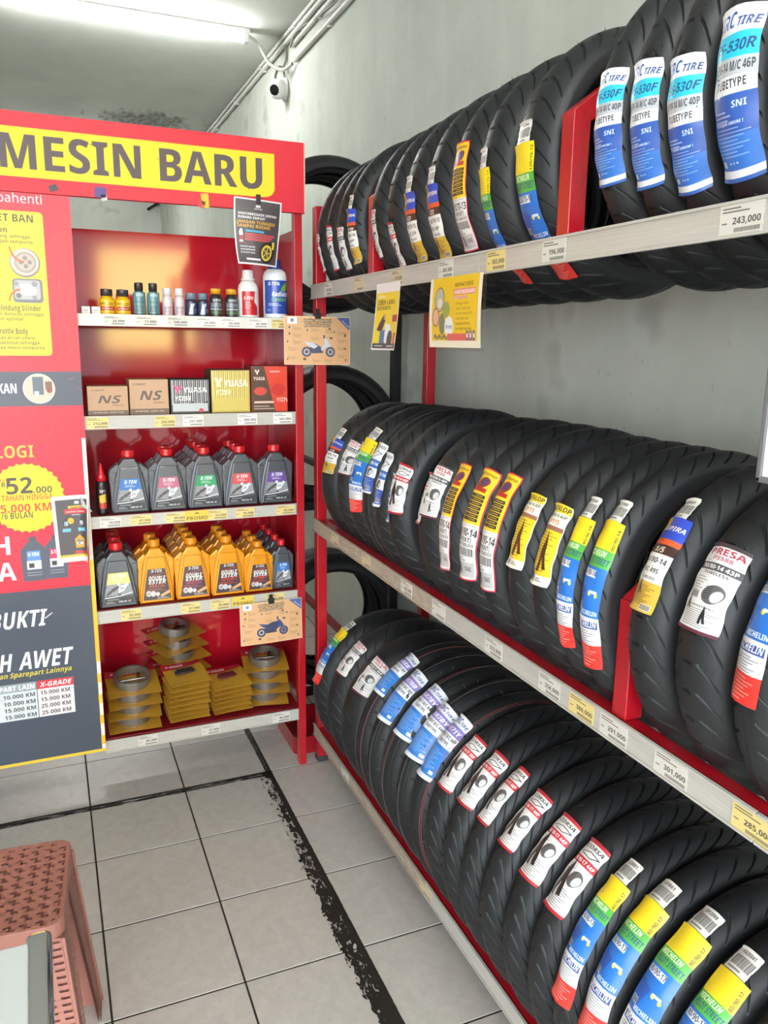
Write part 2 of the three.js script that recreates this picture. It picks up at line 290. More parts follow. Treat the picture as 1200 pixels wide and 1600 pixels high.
const prof = (R, w, rim) => { const a = w / 2, b = Math.min(0.5 * w, 0.62 * (R - rim)); return { a, b, at: (t, d = 0) => [R - b * (1 - Math.cos(t)) - d * Math.cos(t), a * Math.sin(t) - d * Math.sin(t) * 0.8] }; };
const TM = 1.32, tyreCache = {};
function tyreGeo(R, w, rim, dn) {
  const key = [R, w, rim, dn].join(); if (tyreCache[key]) return tyreCache[key];
  const de = designs[dn], p = prof(R, w, rim), N = de.n, e = 0.035, dep = 0.005;
  let us = []; for (let k = 0; k < 4; k++) us.push(k / 4);
  for (const [, , ph, g] of de.g) { const f = ((ph % 1) + 1) % 1; for (const q of [f, f + e, f + g - e, f + g]) us.push(((q % 1) + 1) % 1); }
  us = [...new Set(us.map((x) => +x.toFixed(4)))].sort((a, b) => a - b).filter((x, i, A) => !i || x - A[i - 1] > 0.006);
  let vs = []; for (let k = 0; k <= 14; k++) vs.push(-TM + 2 * TM * k / 14);
  for (const [v0, v1] of de.g) vs.push(v0, v0 + 0.07, v1 - 0.07, v1);
  for (const [v0, v1] of de.long ?? []) vs.push(v0, v0 + 0.03, v1 - 0.03, v1);
  vs = vs.map((x) => +x.toFixed(3)).sort((a, b) => a - b).filter((x, i, A) => !i || x - A[i - 1] > 0.012);
  const depth = (u, v) => {
    for (const [v0, v1] of de.long ?? []) if (v > v0 + 0.012 && v < v1 - 0.012) return dep;
    for (const [v0, v1, ph, g] of de.g) { const f = ((ph % 1) + 1) % 1, q = (((u - f) % 1) + 1) % 1; if (v > v0 + 0.02 && v < v1 - 0.02 && q > 0.02 && q < g - 0.02) return dep; }
    return 0;
  };
  const nu = us.length * N, nv = vs.length, pos = [], uv = [], idx = [];
  for (let k = 0; k <= nu; k++) {
    const u = us[k % us.length], c = Math.floor(k / us.length);
    for (let j = 0; j < nv; j++) {
      const v = vs[j], [r, z] = p.at(v, depth(u, v)), an = 2 * Math.PI * (c + u + de.s(v)) / N;
      pos.push(r * Math.cos(an), r * Math.sin(an), z); uv.push((c + u) / N, j / (nv - 1));
    }
  }
  for (let k = 0; k < nu; k++) for (let j = 0; j < nv - 1; j++) { const A = k * nv + j, B = A + nv; idx.push(A, B, B + 1, A, B + 1, A + 1); }
  const tread = new THREE.BufferGeometry(); tread.setAttribute('position', new THREE.Float32BufferAttribute(pos, 3)); tread.setAttribute('uv', new THREE.Float32BufferAttribute(uv, 2)); tread.setIndex(idx); tread.computeVertexNormals();
  { const nn = tread.attributes.normal; let k = 0; for (let c = 0; c <= nu; c++) { const u = us[c % us.length]; for (let j = 0; j < nv; j++, k++) if (!depth(u, vs[j])) { const v = vs[j], dr = -p.b * Math.sin(v), dz = p.a * Math.cos(v), l = Math.hypot(dr, dz), x = pos[k * 3], y = pos[k * 3 + 1], R2 = Math.hypot(x, y); nn.setXYZ(k, dz / l * x / R2, dz / l * y / R2, -dr / l); } } }
  { const n = tread.attributes.normal; for (let j = 0; j < nv; j++) { const b = nu * nv + j; const x = n.getX(j) + n.getX(b), y = n.getY(j) + n.getY(b), z = n.getZ(j) + n.getZ(b), l = Math.hypot(x, y, z); n.setXYZ(j, x / l, y / l, z / l); n.setXYZ(b, x / l, y / l, z / l); } }
  const [r1, z1] = p.at(TM), a = p.a, mid = (r1 + rim) / 2;
  const half = [[r1, z1], [r1 - 0.003, a * 0.985], [mid + 0.004, a * 0.99], [mid, a * 0.965], [mid - 0.004, a * 0.965], [rim + 0.012, a * 0.78], [rim + 0.01, a * 0.79], [rim + 0.005, a * 0.7], [rim, a * 0.6], [rim + 0.001, a * 0.46], [rim + 0.008, a * 0.5], [mid, a * 0.8], [r1 - 0.004, a * 0.82], [R - 0.014, a * 0.42], [R - 0.01, 0]];
  const full = [...half, ...half.slice(0, -1).reverse().map(([r, z]) => [r, -z])].map(([r, z]) => new THREE.Vector2(r, z));
  const side = new THREE.LatheGeometry(full, 72).rotateX(Math.PI / 2);
  const hs = []; for (let k = 0; k < 64; k++) { const t = rr(-0.9, 0.9), an = rnd() * 2 * Math.PI, [r, z] = p.at(t); const L = rr(0.004, 0.009); const c = new THREE.ConeGeometry(0.0006, L, 3, 1, true).translate(0, L / 2 - 0.0005, 0).rotateZ(rr(-0.3, 0.3)); c.rotateX(Math.asin(Math.max(-1, Math.min(1, Math.sin(t) * 0.8)))); hs.push(c.translate(0, r, z).rotateZ(an)); }
  return tyreCache[key] = { tread, side, hair: merge(hs) };
}
// printed tread stickers
const lines = (g, x, y, w, n, dy, lw, col) => { g.fillStyle = col; for (let k = 0; k < n; k++) g.fillRect(x, y + k * dy, w * (0.62 + 0.38 * ((k * 0.618 + 0.3) % 1)), lw); };
const bars = (g, x, y, w, h, col = '#222') => { g.fillStyle = col; let q = x; let k = 0; while (q < x + w) { const b = w * (0.012 + 0.03 * ((k * 0.754) % 1)); g.fillRect(q, y, b, h); q += b + w * (0.014 + 0.02 * ((k * 0.37) % 1)); k++; } };
const text = (g, s, x, y, px, col, o = {}) => { g.save(); g.fillStyle = col; g.font = (o.i ? 'italic ' : '') + (o.w ?? 'bold') + ' ' + px + 'px ' + (o.f ?? 'sans-serif'); g.textAlign = o.a ?? 'left'; g.translate(x, y); if (o.r) g.rotate(o.r); const m = g.measureText(s).width; if (o.fit && m > 0) g.scale(o.fit / m, 1); g.fillText(s, 0, 0); g.restore(); };
const tyrePic = (g, x, y, w, h) => { g.fillStyle = '#5b5b5b'; g.beginPath(); g.ellipse(x + w * 0.45, y + h / 2, w * 0.42, h * 0.5, 0.25, 0, 7); g.fill(); g.fillStyle = '#c8c8c8'; g.beginPath(); g.ellipse(x + w * 0.62, y + h * 0.56, w * 0.2, h * 0.32, 0.25, 0, 7); g.fill(); g.strokeStyle = '#222'; g.lineWidth = 3; for (let k = 0; k < 6; k++) { g.beginPath(); g.moveTo(x + w * 0.1, y + h * (0.2 + k * 0.11)); g.lineTo(x + w * 0.38, y + h * (0.12 + k * 0.12)); g.stroke(); } };
const scrawl = (g, x, y, s, col = '#15151a') => { g.strokeStyle = col; g.lineWidth = s * 0.14; g.beginPath(); g.moveTo(x, y + s); g.lineTo(x + s * 0.12, y); g.lineTo(x + s * 0.28, y + s * 0.9); g.stroke(); };
const SW = 160, SH = 480;
const stickerDraw = {
  race(g, size) { const w = SW, h = SH; g.fillStyle = '#dedcda'; g.fillRect(0, 0, w, h); g.fillStyle = '#b3202c'; g.fillRect(0, 0, w, h * 0.045); g.fillRect(0, h * 0.965, w, h * 0.035); text(g, 'CORSA', w * 0.5, h * 0.12, 34, '#1b1b1d', { a: 'center', i: 1, fit: w * 0.8 }); g.strokeStyle = '#1b1b1d'; g.lineWidth = 5; g.beginPath(); g.moveTo(12, h * 0.2); g.lineTo(w * 0.5, h * 0.15); g.lineTo(w * 0.9, h * 0.17); g.lineTo(w * 0.6, h * 0.225); g.lineTo(w * 0.2, h * 0.21); g.stroke(); g.fillStyle = '#c41f30'; g.fillRect(0, h * 0.25, w, h * 0.095); text(g, size, w * 0.5, h * 0.325, 34, '#f4f0ee', { a: 'center', fit: w * 0.9 }); lines(g, w * 0.08, h * 0.39, w * 0.34, 8, 16, 5, '#8b8b8b'); tyrePic(g, w * 0.4, h * 0.42, w * 0.56, h * 0.22); lines(g, w * 0.08, h * 0.7, w * 0.82, 9, 14, 5, '#8a8a8c'); scrawl(g, w * 0.12, h * 0.45, h * 0.4); },
  presa(g, size) { const w = SW, h = SH; g.fillStyle = '#dddbd9'; g.fillRect(0, 0, w, h); g.fillStyle = '#3f3135'; g.fillRect(0, 0, w, h * 0.04); g.fillStyle = '#5a2233'; g.fillRect(0, h * 0.965, w, h * 0.035); text(g, 'PRESA', w * 0.5, h * 0.125, 46, '#b3213c', { a: 'center', fit: w * 0.9 }); text(g, 'PS588', w * 0.5, h * 0.19, 28, '#b8485a', { a: 'center', fit: w * 0.5 }); g.fillStyle = '#4b4a4c'; g.fillRect(0, h * 0.23, w, h * 0.085); text(g, size, w * 0.5, h * 0.295, 32, '#e8e6e4', { a: 'center', fit: w * 0.88 }); text(g, 'TUBELESS', w * 0.5, h * 0.36, 22, '#38383a', { a: 'center' }); lines(g, w * 0.06, h * 0.4, w * 0.35, 6, 15, 4, '#808082'); bars(g, w * 0.08, h * 0.57, w * 0.25, h * 0.07); tyrePic(g, w * 0.4, h * 0.45, w * 0.56, h * 0.22); text(g, 'PERHATIAN !', w * 0.5, h * 0.73, 15, '#444', { a: 'center' }); lines(g, w * 0.07, h * 0.75, w * 0.86, 9, 11, 4, '#8a8a8c'); scrawl(g, w * 0.1, h * 0.66, h * 0.12); scrawl(g, w * 0.55, h * 0.76, h * 0.14); },
  aspira(g, size) { const w = SW, h = SH; g.fillStyle = '#c9a53c'; g.fillRect(0, 0, w, h); g.fillStyle = '#2b47b5'; g.beginPath(); g.moveTo(w * 0.35, 0); g.lineTo(w, 0); g.lineTo(w, h * 0.24); g.lineTo(w * 0.1, h * 0.24); g.fill(); text(g, 'ASPIRA', w * 0.5, h * 0.14, 34, '#e6dcc0', { a: 'center', i: 1, fit: w * 0.85 }); g.fillStyle = '#d9532b'; g.fillRect(0, h * 0.24, w, h * 0.06); g.fillStyle = '#3f2320'; g.fillRect(0, h * 0.3, w, h * 0.1); text(g, size[2] ?? '1/5', w * 0.45, h * 0.385, 40, '#e8e4e0', { a: 'center', i: 1 }); g.fillStyle = '#e2e0dc'; g.fillRect(0, h * 0.4, w, h * 0.3); text(g, size[0], w * 0.5, h * 0.5, 38, '#26262a', { a: 'center', fit: w * 0.8 }); text(g, size[1], w * 0.5, h * 0.6, 32, '#26262a', { a: 'center', fit: w * 0.6 }); text(g, 'TUBELESS', w * 0.5, h * 0.67, 18, '#333', { a: 'center' }); lines(g, w * 0.08, h * 0.74, w * 0.8, 10, 10, 4, '#8a6c1e'); g.fillStyle = '#e4e0d4'; g.fillRect(w * 0.55, h * 0.92, w * 0.35, h * 0.06); bars(g, w * 0.57, h * 0.925, w * 0.3, h * 0.05); scrawl(g, w * 0.3, h * 0.72, h * 0.12); },
  table(g, size) { const w = SW, h = SH; g.fillStyle = '#c62a3e'; g.fillRect(0, 0, w, h); g.fillStyle = '#edc223'; g.fillRect(7, 6, w - 14, h * 0.5); g.fillStyle = '#dcd8d6'; g.fillRect(7, h * 0.5, w - 14, h * 0.5 - 6); text(g, 'Lebih Nyaman', w * 0.5, h * 0.06, 18, '#5a4208', { a: 'center', i: 1 }); g.fillStyle = '#8e2f2a'; g.beginPath(); g.ellipse(w * 0.5, h * 0.13, w * 0.32, h * 0.05, -0.2, 0, 7); g.fill(); g.fillStyle = '#4c3a6a'; g.beginPath(); g.ellipse(w * 0.58, h * 0.12, w * 0.16, h * 0.035, -0.2, 0, 7); g.fill(); g.fillStyle = '#b2241f'; g.fillRect(w * 0.16, h * 0.175, w * 0.66, h * 0.035); g.fillStyle = '#2b2418'; for (let k = 0; k < 7; k++) { g.fillRect(w * 0.14, h * (0.235 + 0.035 * k), w * 0.72, h * 0.028); } g.fillStyle = '#b9a460'; for (let k = 0; k < 7; k++) g.fillRect(w * 0.45, h * (0.246 + 0.035 * k), w * 0.34, h * 0.006); g.strokeStyle = '#9a8f86'; g.lineWidth = 2; g.strokeRect(w * 0.3, h * 0.515, w * 0.55, h * 0.03); text(g, size, w * 0.52, h * 0.61, 44, '#241f22', { a: 'center', fit: w * 0.84 }); text(g, '(FRONT)', w * 0.5, h * 0.66, 26, '#2f2b2d', { a: 'center' }); text(g, 'FOR TUBELESS', w * 0.5, h * 0.7, 18, '#3f3a3c', { a: 'center', fit: w * 0.8 }); bars(g, w * 0.12, h * 0.715, w * 0.74, h * 0.07); lines(g, w * 0.1, h * 0.8, w * 0.5, 2, 10, 4, '#777'); g.fillStyle = '#b8b6b6'; g.fillRect(w * 0.1, h * 0.84, w * 0.8, h * 0.13); text(g, 'SNI', w * 0.68, h * 0.92, 26, '#4a4a4c', { a: 'center' }); bars(g, w * 0.13, h * 0.85, w * 0.22, h * 0.1, '#4a4a4c'); },
  dunlop(g, size) { const w = SW, h = SH; g.fillStyle = '#e9e4d2'; g.fillRect(0, 0, w, h); g.fillStyle = '#e2c52c'; g.fillRect(5, 0, w - 10, h * 0.1); text(g, 'DUNLOP', w * 0.5, h * 0.08, 38, '#2a2410', { a: 'center', i: 1, fit: w * 0.86 }); text(g, size, w * 0.5, h * 0.16, 28, '#3a3630', { a: 'center', fit: w * 0.85 }); text(g, 'D115', w * 0.5, h * 0.245, 40, '#c6602a', { a: 'center', fit: w * 0.5 }); g.fillStyle = '#96604c'; g.fillRect(5, h * 0.27, w - 10, h * 0.055); g.fillStyle = '#e0c325'; g.fillRect(6, h * 0.325, w - 12, h * 0.56); lines(g, w * 0.1, h * 0.36, w * 0.8, 14, 17, 4, '#7c6a1a'); scrawl(g, w * 0.42, h * 0.5, h * 0.34, '#4a2412'); bars(g, w * 0.08, h * 0.91, w * 0.2, h * 0.06); lines(g, w * 0.4, h * 0.92, w * 0.3, 2, 12, 5, '#555'); },
  mich(g, size) { const w = SW, h = SH; const Y = (a) => a * h; g.fillStyle = '#edcf1e'; g.fillRect(0, 0, w, Y(0.2)); text(g, size, w * 0.94, Y(0.185), 17, '#3a3410', { r: -Math.PI / 2 }); g.fillStyle = '#4ba23a'; g.fillRect(0, Y(0.19), w, Y(0.12)); text(g, 'MICHELIN', w * 0.06, Y(0.235), 24, '#e6efd0', { i: 1 }); text(g, 'PILOT STREET', w * 0.06, Y(0.29), 28, '#17487e', { i: 1, fit: w * 0.88 }); g.fillStyle = '#1d6cc2'; g.fillRect(0, Y(0.31), w, Y(0.33)); g.fillStyle = '#2554a8'; g.beginPath(); g.moveTo(0, Y(0.42)); g.lineTo(w * 0.5, Y(0.46)); g.lineTo(w * 0.3, Y(0.64)); g.lineTo(0, Y(0.64)); g.fill(); g.fillStyle = '#dcdfe4'; g.fillRect(w * 0.04, Y(0.33), w * 0.66, Y(0.05)); text(g, size, w * 0.08, Y(0.372), 25, '#34405c', {}); g.fillStyle = '#ddd23c'; g.beginPath(); g.arc(w * 0.62, Y(0.48), 9, 0, 7); g.arc(w * 0.84, Y(0.49), 7, 0, 7); g.fill(); g.fillStyle = '#cdd8ea'; g.fillRect(w * 0.6, Y(0.462), w * 0.26, 9); g.fillStyle = '#d6dade'; g.fillRect(w * 0.05, Y(0.55), w * 0.26, Y(0.045)); bars(g, w * 0.07, Y(0.555), w * 0.22, Y(0.035)); text(g, 'MICHELIN', w * 0.95, Y(0.625), 22, '#e3e8f2', { a: 'right' }); g.fillStyle = '#e0dfe0'; g.fillRect(0, Y(0.64), w, Y(0.19)); g.fillStyle = '#26468f'; g.fillRect(w * 0.06, Y(0.665), w * 0.88, Y(0.05)); text(g, 'MICHELIN', w * 0.5, Y(0.707), 28, '#f0eff0', { a: 'center', i: 1, fit: w * 0.8 }); lines(g, w * 0.1, Y(0.73), w * 0.8, 6, 8, 3, '#8b8b92'); g.fillStyle = '#dd2f27'; g.fillRect(0, Y(0.83), w, Y(0.17)); lines(g, w * 0.08, Y(0.85), w * 0.8, 7, 10, 3, '#f0a298'); },
  irc(g, size) { const w = SW, h = SH; g.fillStyle = '#dfe1e4'; g.fillRect(0, 0, w, h); text(g, 'IRC', w * 0.05, h * 0.115, 54, '#1d4fa0', { i: 1, fit: w * 0.44 }); text(g, 'TIRE', w * 0.52, h * 0.115, 34, '#223f80', { i: 1, fit: w * 0.42 }); g.fillStyle = '#28bcd8'; g.fillRect(0, h * 0.15, w, h * 0.14); text(g, size[0], w * 0.5, h * 0.255, 42, '#23457a', { a: 'center', i: 1, fit: w * 0.86 }); g.fillStyle = '#b4b6ba'; g.fillRect(0, h * 0.29, w, h * 0.1); text(g, size[1], w * 0.5, h * 0.365, 36, '#2c2d34', { a: 'center', fit: w * 0.92 }); text(g, 'TUBETYPE', w * 0.5, h * 0.455, 34, '#2c2d34', { a: 'center', fit: w * 0.7 }); g.fillStyle = '#2853a6'; g.fillRect(0, h * 0.49, w, h * 0.44); g.fillStyle = '#2b6cc0'; g.fillRect(0, h * 0.72, w, h * 0.21); text(g, 'SNI', w * 0.7, h * 0.57, 26, '#c9d4ea', { a: 'center' }); lines(g, w * 0.06, h * 0.58, w * 0.5, 3, 12, 4, '#a9bcde'); text(g, 'PETUNJUK UMUM !', w * 0.06, h * 0.66, 13, '#cfdaee'); lines(g, w * 0.06, h * 0.68, w * 0.86, 8, 11, 3, '#8fabd8'); g.fillStyle = '#cdd6e4'; g.fillRect(w * 0.1, h * 0.87, w * 0.14, h * 0.04); text(g, '\u2022 \u2022 \u2022', w * 0.36, h * 0.9, 20, '#c9d4ea'); g.fillStyle = '#dde0e6'; g.fillRect(0, h * 0.93, w, h * 0.045); g.fillStyle = '#2558a8'; g.fillRect(0, h * 0.975, w, h * 0.025); },
  ircp(g, size) { const w = SW, h = SH; g.fillStyle = '#dfe1e6'; g.fillRect(0, 0, w, h); text(g, 'IRC', w * 0.06, h * 0.12, 54, '#1d4fa0', { i: 1, fit: w * 0.5 }); text(g, 'TIRE', w * 0.58, h * 0.12, 30, '#223f80', { i: 1, fit: w * 0.36 }); g.fillStyle = '#8878c2'; g.fillRect(0, h * 0.16, w, h * 0.14); text(g, size[0], w * 0.5, h * 0.27, 46, '#f0edf6', { a: 'center', i: 1, fit: w * 0.8 }); text(g, size[1], w * 0.5, h * 0.38, 36, '#23242c', { a: 'center', fit: w * 0.92 }); text(g, 'TUBETYPE', w * 0.5, h * 0.46, 30, '#23242c', { a: 'center', fit: w * 0.6 }); g.fillStyle = '#2b74c4'; g.fillRect(0, h * 0.5, w, h * 0.44); lines(g, w * 0.06, h * 0.56, w * 0.86, 12, 13, 4, '#86b1de'); g.fillStyle = '#d2dbe8'; g.fillRect(w * 0.74, h * 0.86, w * 0.16, h * 0.05); g.fillRect(0, h * 0.94, w, h * 0.06); },
  zen(g, size) { const w = SW, h = SH; g.fillStyle = '#dfe2e6'; g.fillRect(0, 0, w, h); text(g, 'ZENEOS', w * 0.5, h * 0.1, 34, '#3c4048', { a: 'center', i: 1, fit: w * 0.8 }); g.strokeStyle = '#2f333b'; g.lineWidth = 5; g.beginPath(); g.moveTo(14, h * 0.24); g.lineTo(w * 0.5, h * 0.17); g.lineTo(w * 0.9, h * 0.2); g.lineTo(w * 0.4, h * 0.29); g.stroke(); g.fillStyle = '#2a63b4'; g.fillRect(0, h * 0.34, w, h * 0.16); text(g, size, w * 0.5, h * 0.45, 42, '#eef1f6', { a: 'center', fit: w * 0.88 }); tyrePic(g, w * 0.3, h * 0.52, w * 0.5, h * 0.15); g.fillStyle = '#3457ae'; g.fillRect(0, h * 0.69, w, h * 0.27); lines(g, w * 0.08, h * 0.72, w * 0.8, 7, 12, 4, '#9fb4de'); g.fillStyle = '#dfe2e6'; g.fillRect(w * 0.5, h * 0.86, w * 0.36, h * 0.08); bars(g, w * 0.52, h * 0.865, w * 0.32, h * 0.06); },
  bar(g, size) { const w = 128, h = 128; g.fillStyle = '#dedbd4'; g.fillRect(0, 0, w, h); text(g, size, w * 0.5, h * 0.25, 26, '#444', { a: 'center', fit: w * 0.6 }); g.save(); g.scale(1, 1); bars(g, w * 0.1, h * 0.34, w * 0.8, h * 0.42); g.restore(); lines(g, w * 0.1, h * 0.84, w * 0.8, 1, 10, 8, '#777'); },
};
const STK = atlas(2048, 2048, SW, SH), stickerMaterial = P({ map: STK.t, roughness: 0.42, clearcoat: 0.35, clearcoatRoughness: 0.2, side: THREE.DoubleSide });
const BAR = atlas(1024, 512, 128, 128), barMaterial = P({ map: BAR.t, roughness: 0.45, clearcoat: 0.2, side: THREE.DoubleSide });
const stickerCell = (kind, size) => STK.cell(kind + JSON.stringify(size), (g) => stickerDraw[kind](g, size));
function stickerGeo(R, w, rim, p0, p1, zo, sw, lift = 0.0016) { // p0 lower, p1 upper angle in degrees, front = 0
  const p = prof(R, w, rim), nu = 6, nv = 26, pos = [], uv = [], idx = [], f = rnd() * 9, am = Math.min(1, (p1 - p0) / 26), curl = rr(0.002, 0.007) * (am < 0.5 ? 0.6 : 1);
  for (let j = 0; j <= nv; j++) for (let i = 0; i <= nu; i++) {
    const a = (p0 + (p1 - p0) * j / nv) * D, zl = zo + sw * (i / nu - 0.5) + am * 0.0005 * Math.sin(j * 0.45 + f), t = Math.asin(Math.max(-0.97, Math.min(0.97, zl / p.a)));
    let [r, z] = p.at(t); const e = Math.min(j, nv - j) / nv; r += lift + am * (0.0008 * Math.sin(j * 0.9 + f + i) + 0.0006 * Math.sin(i * 1.7 + f * 2 + j * 0.4)) + (e < 0.1 && (am > 0.5 || j > nv / 2) ? curl * Math.pow(1 - e / 0.1, 2) : 0);
    pos.push(-r * Math.cos(a), r * Math.sin(a), zl * 1.0 + (Math.abs(zl) > p.a * 0.97 ? 0 : 0)); uv.push(i / nu, j / nv);
  }
  for (let j = 0; j < nv; j++) for (let i = 0; i < nu; i++) { const A = j * (nu + 1) + i, B = A + nu + 1; idx.push(A, A + 1, B + 1, A, B + 1, B); }
  const g = new THREE.BufferGeometry(); g.setAttribute('position', new THREE.Float32BufferAttribute(pos, 3)); g.setAttribute('uv', new THREE.Float32BufferAttribute(uv, 2)); g.setIndex(idx); g.computeVertexNormals(); return g;
}
const stickerNames = { race: 'sticker', presa: 'sticker', aspira: 'sticker', table: 'sticker', dunlop: 'sticker', mich: 'sticker', irc: 'sticker', ircp: 'sticker', zen: 'sticker', bar: 'barcode_tag' };
// [tier, z, R, width, rim, design, tilt deg, stickers, label]   sticker: [kind, text, lower angle, upper angle, z offset, width]
function tyre([t, z, R, w, rim, dn, tilt, st, label, stripe]) {
  const y0 = Y0[t], yc = y0 + Math.sqrt(R * R - HALF * HALF) + 0.0004;
  const o = thing('motorcycle_tyre', label, 'tyre', [XC, yc, z], ['tyres on the top tier', 'tyres on the middle tier', 'tyres on the bottom tier'][t]);
  const g = tyreGeo(R, w, rim, dn); o.rotation.x = tilt * D;
  const spin = rnd() * 6.28;
  part('tread', g.tread, M.rubber, o).rotation.z = spin;
  part('sidewall', g.side, M.sidewall, o);
  const h = part('moulding_hairs', g.hair, M.hair, o); h.rotation.z = spin; h.userData.kind = 'stuff';
  for (const s of st) { const gg = stickerGeo(R, w, rim, s[2], s[3], s[4] ?? 0, s[5] ?? 0.054, s[6]), bc = s[0] === 'bar'; part(stickerNames[s[0]], bc ? BAR.uv(gg, BAR.cell(s[1], (g) => stickerDraw.bar(g, s[1]))) : STK.uv(gg, stickerCell(s[0], s[1])), bc ? barMaterial : stickerMaterial, o); }
  if (stripe) { // coloured factory line
    const p = prof(R, w, rim); for (const [tt, c] of stripe) { const [r, zz] = p.at(tt); part('colour_line', new THREE.TorusGeometry(r + 0.0001, 0.0008, 4, 120).scale(1, 1, 1).translate(0, 0, zz), c === 'r' ? S({ color: 0x96484c, roughness: 0.7 }) : S({ color: 0x5c5a58, roughness: 0.7 }), o); }
  }
}
const r14 = 0.178, r17 = 0.216, r13 = 0.165;
const mi = (size, lo, hi, zo = 0, w = 0.054, code = 'CP2008') => [['mich', size, lo, hi, zo, w], ['bar', code, hi + 0.3, hi + 9, zo - 0.004, w * 0.72, 0.0024]];
const as = (size, lo, hi, zo = 0, w = 0.05) => [['aspira', size, lo, hi, zo, w], ['bar', 'K2803', hi + 0.3, hi + 9, zo - 0.006, w * 0.66, 0.0024]];
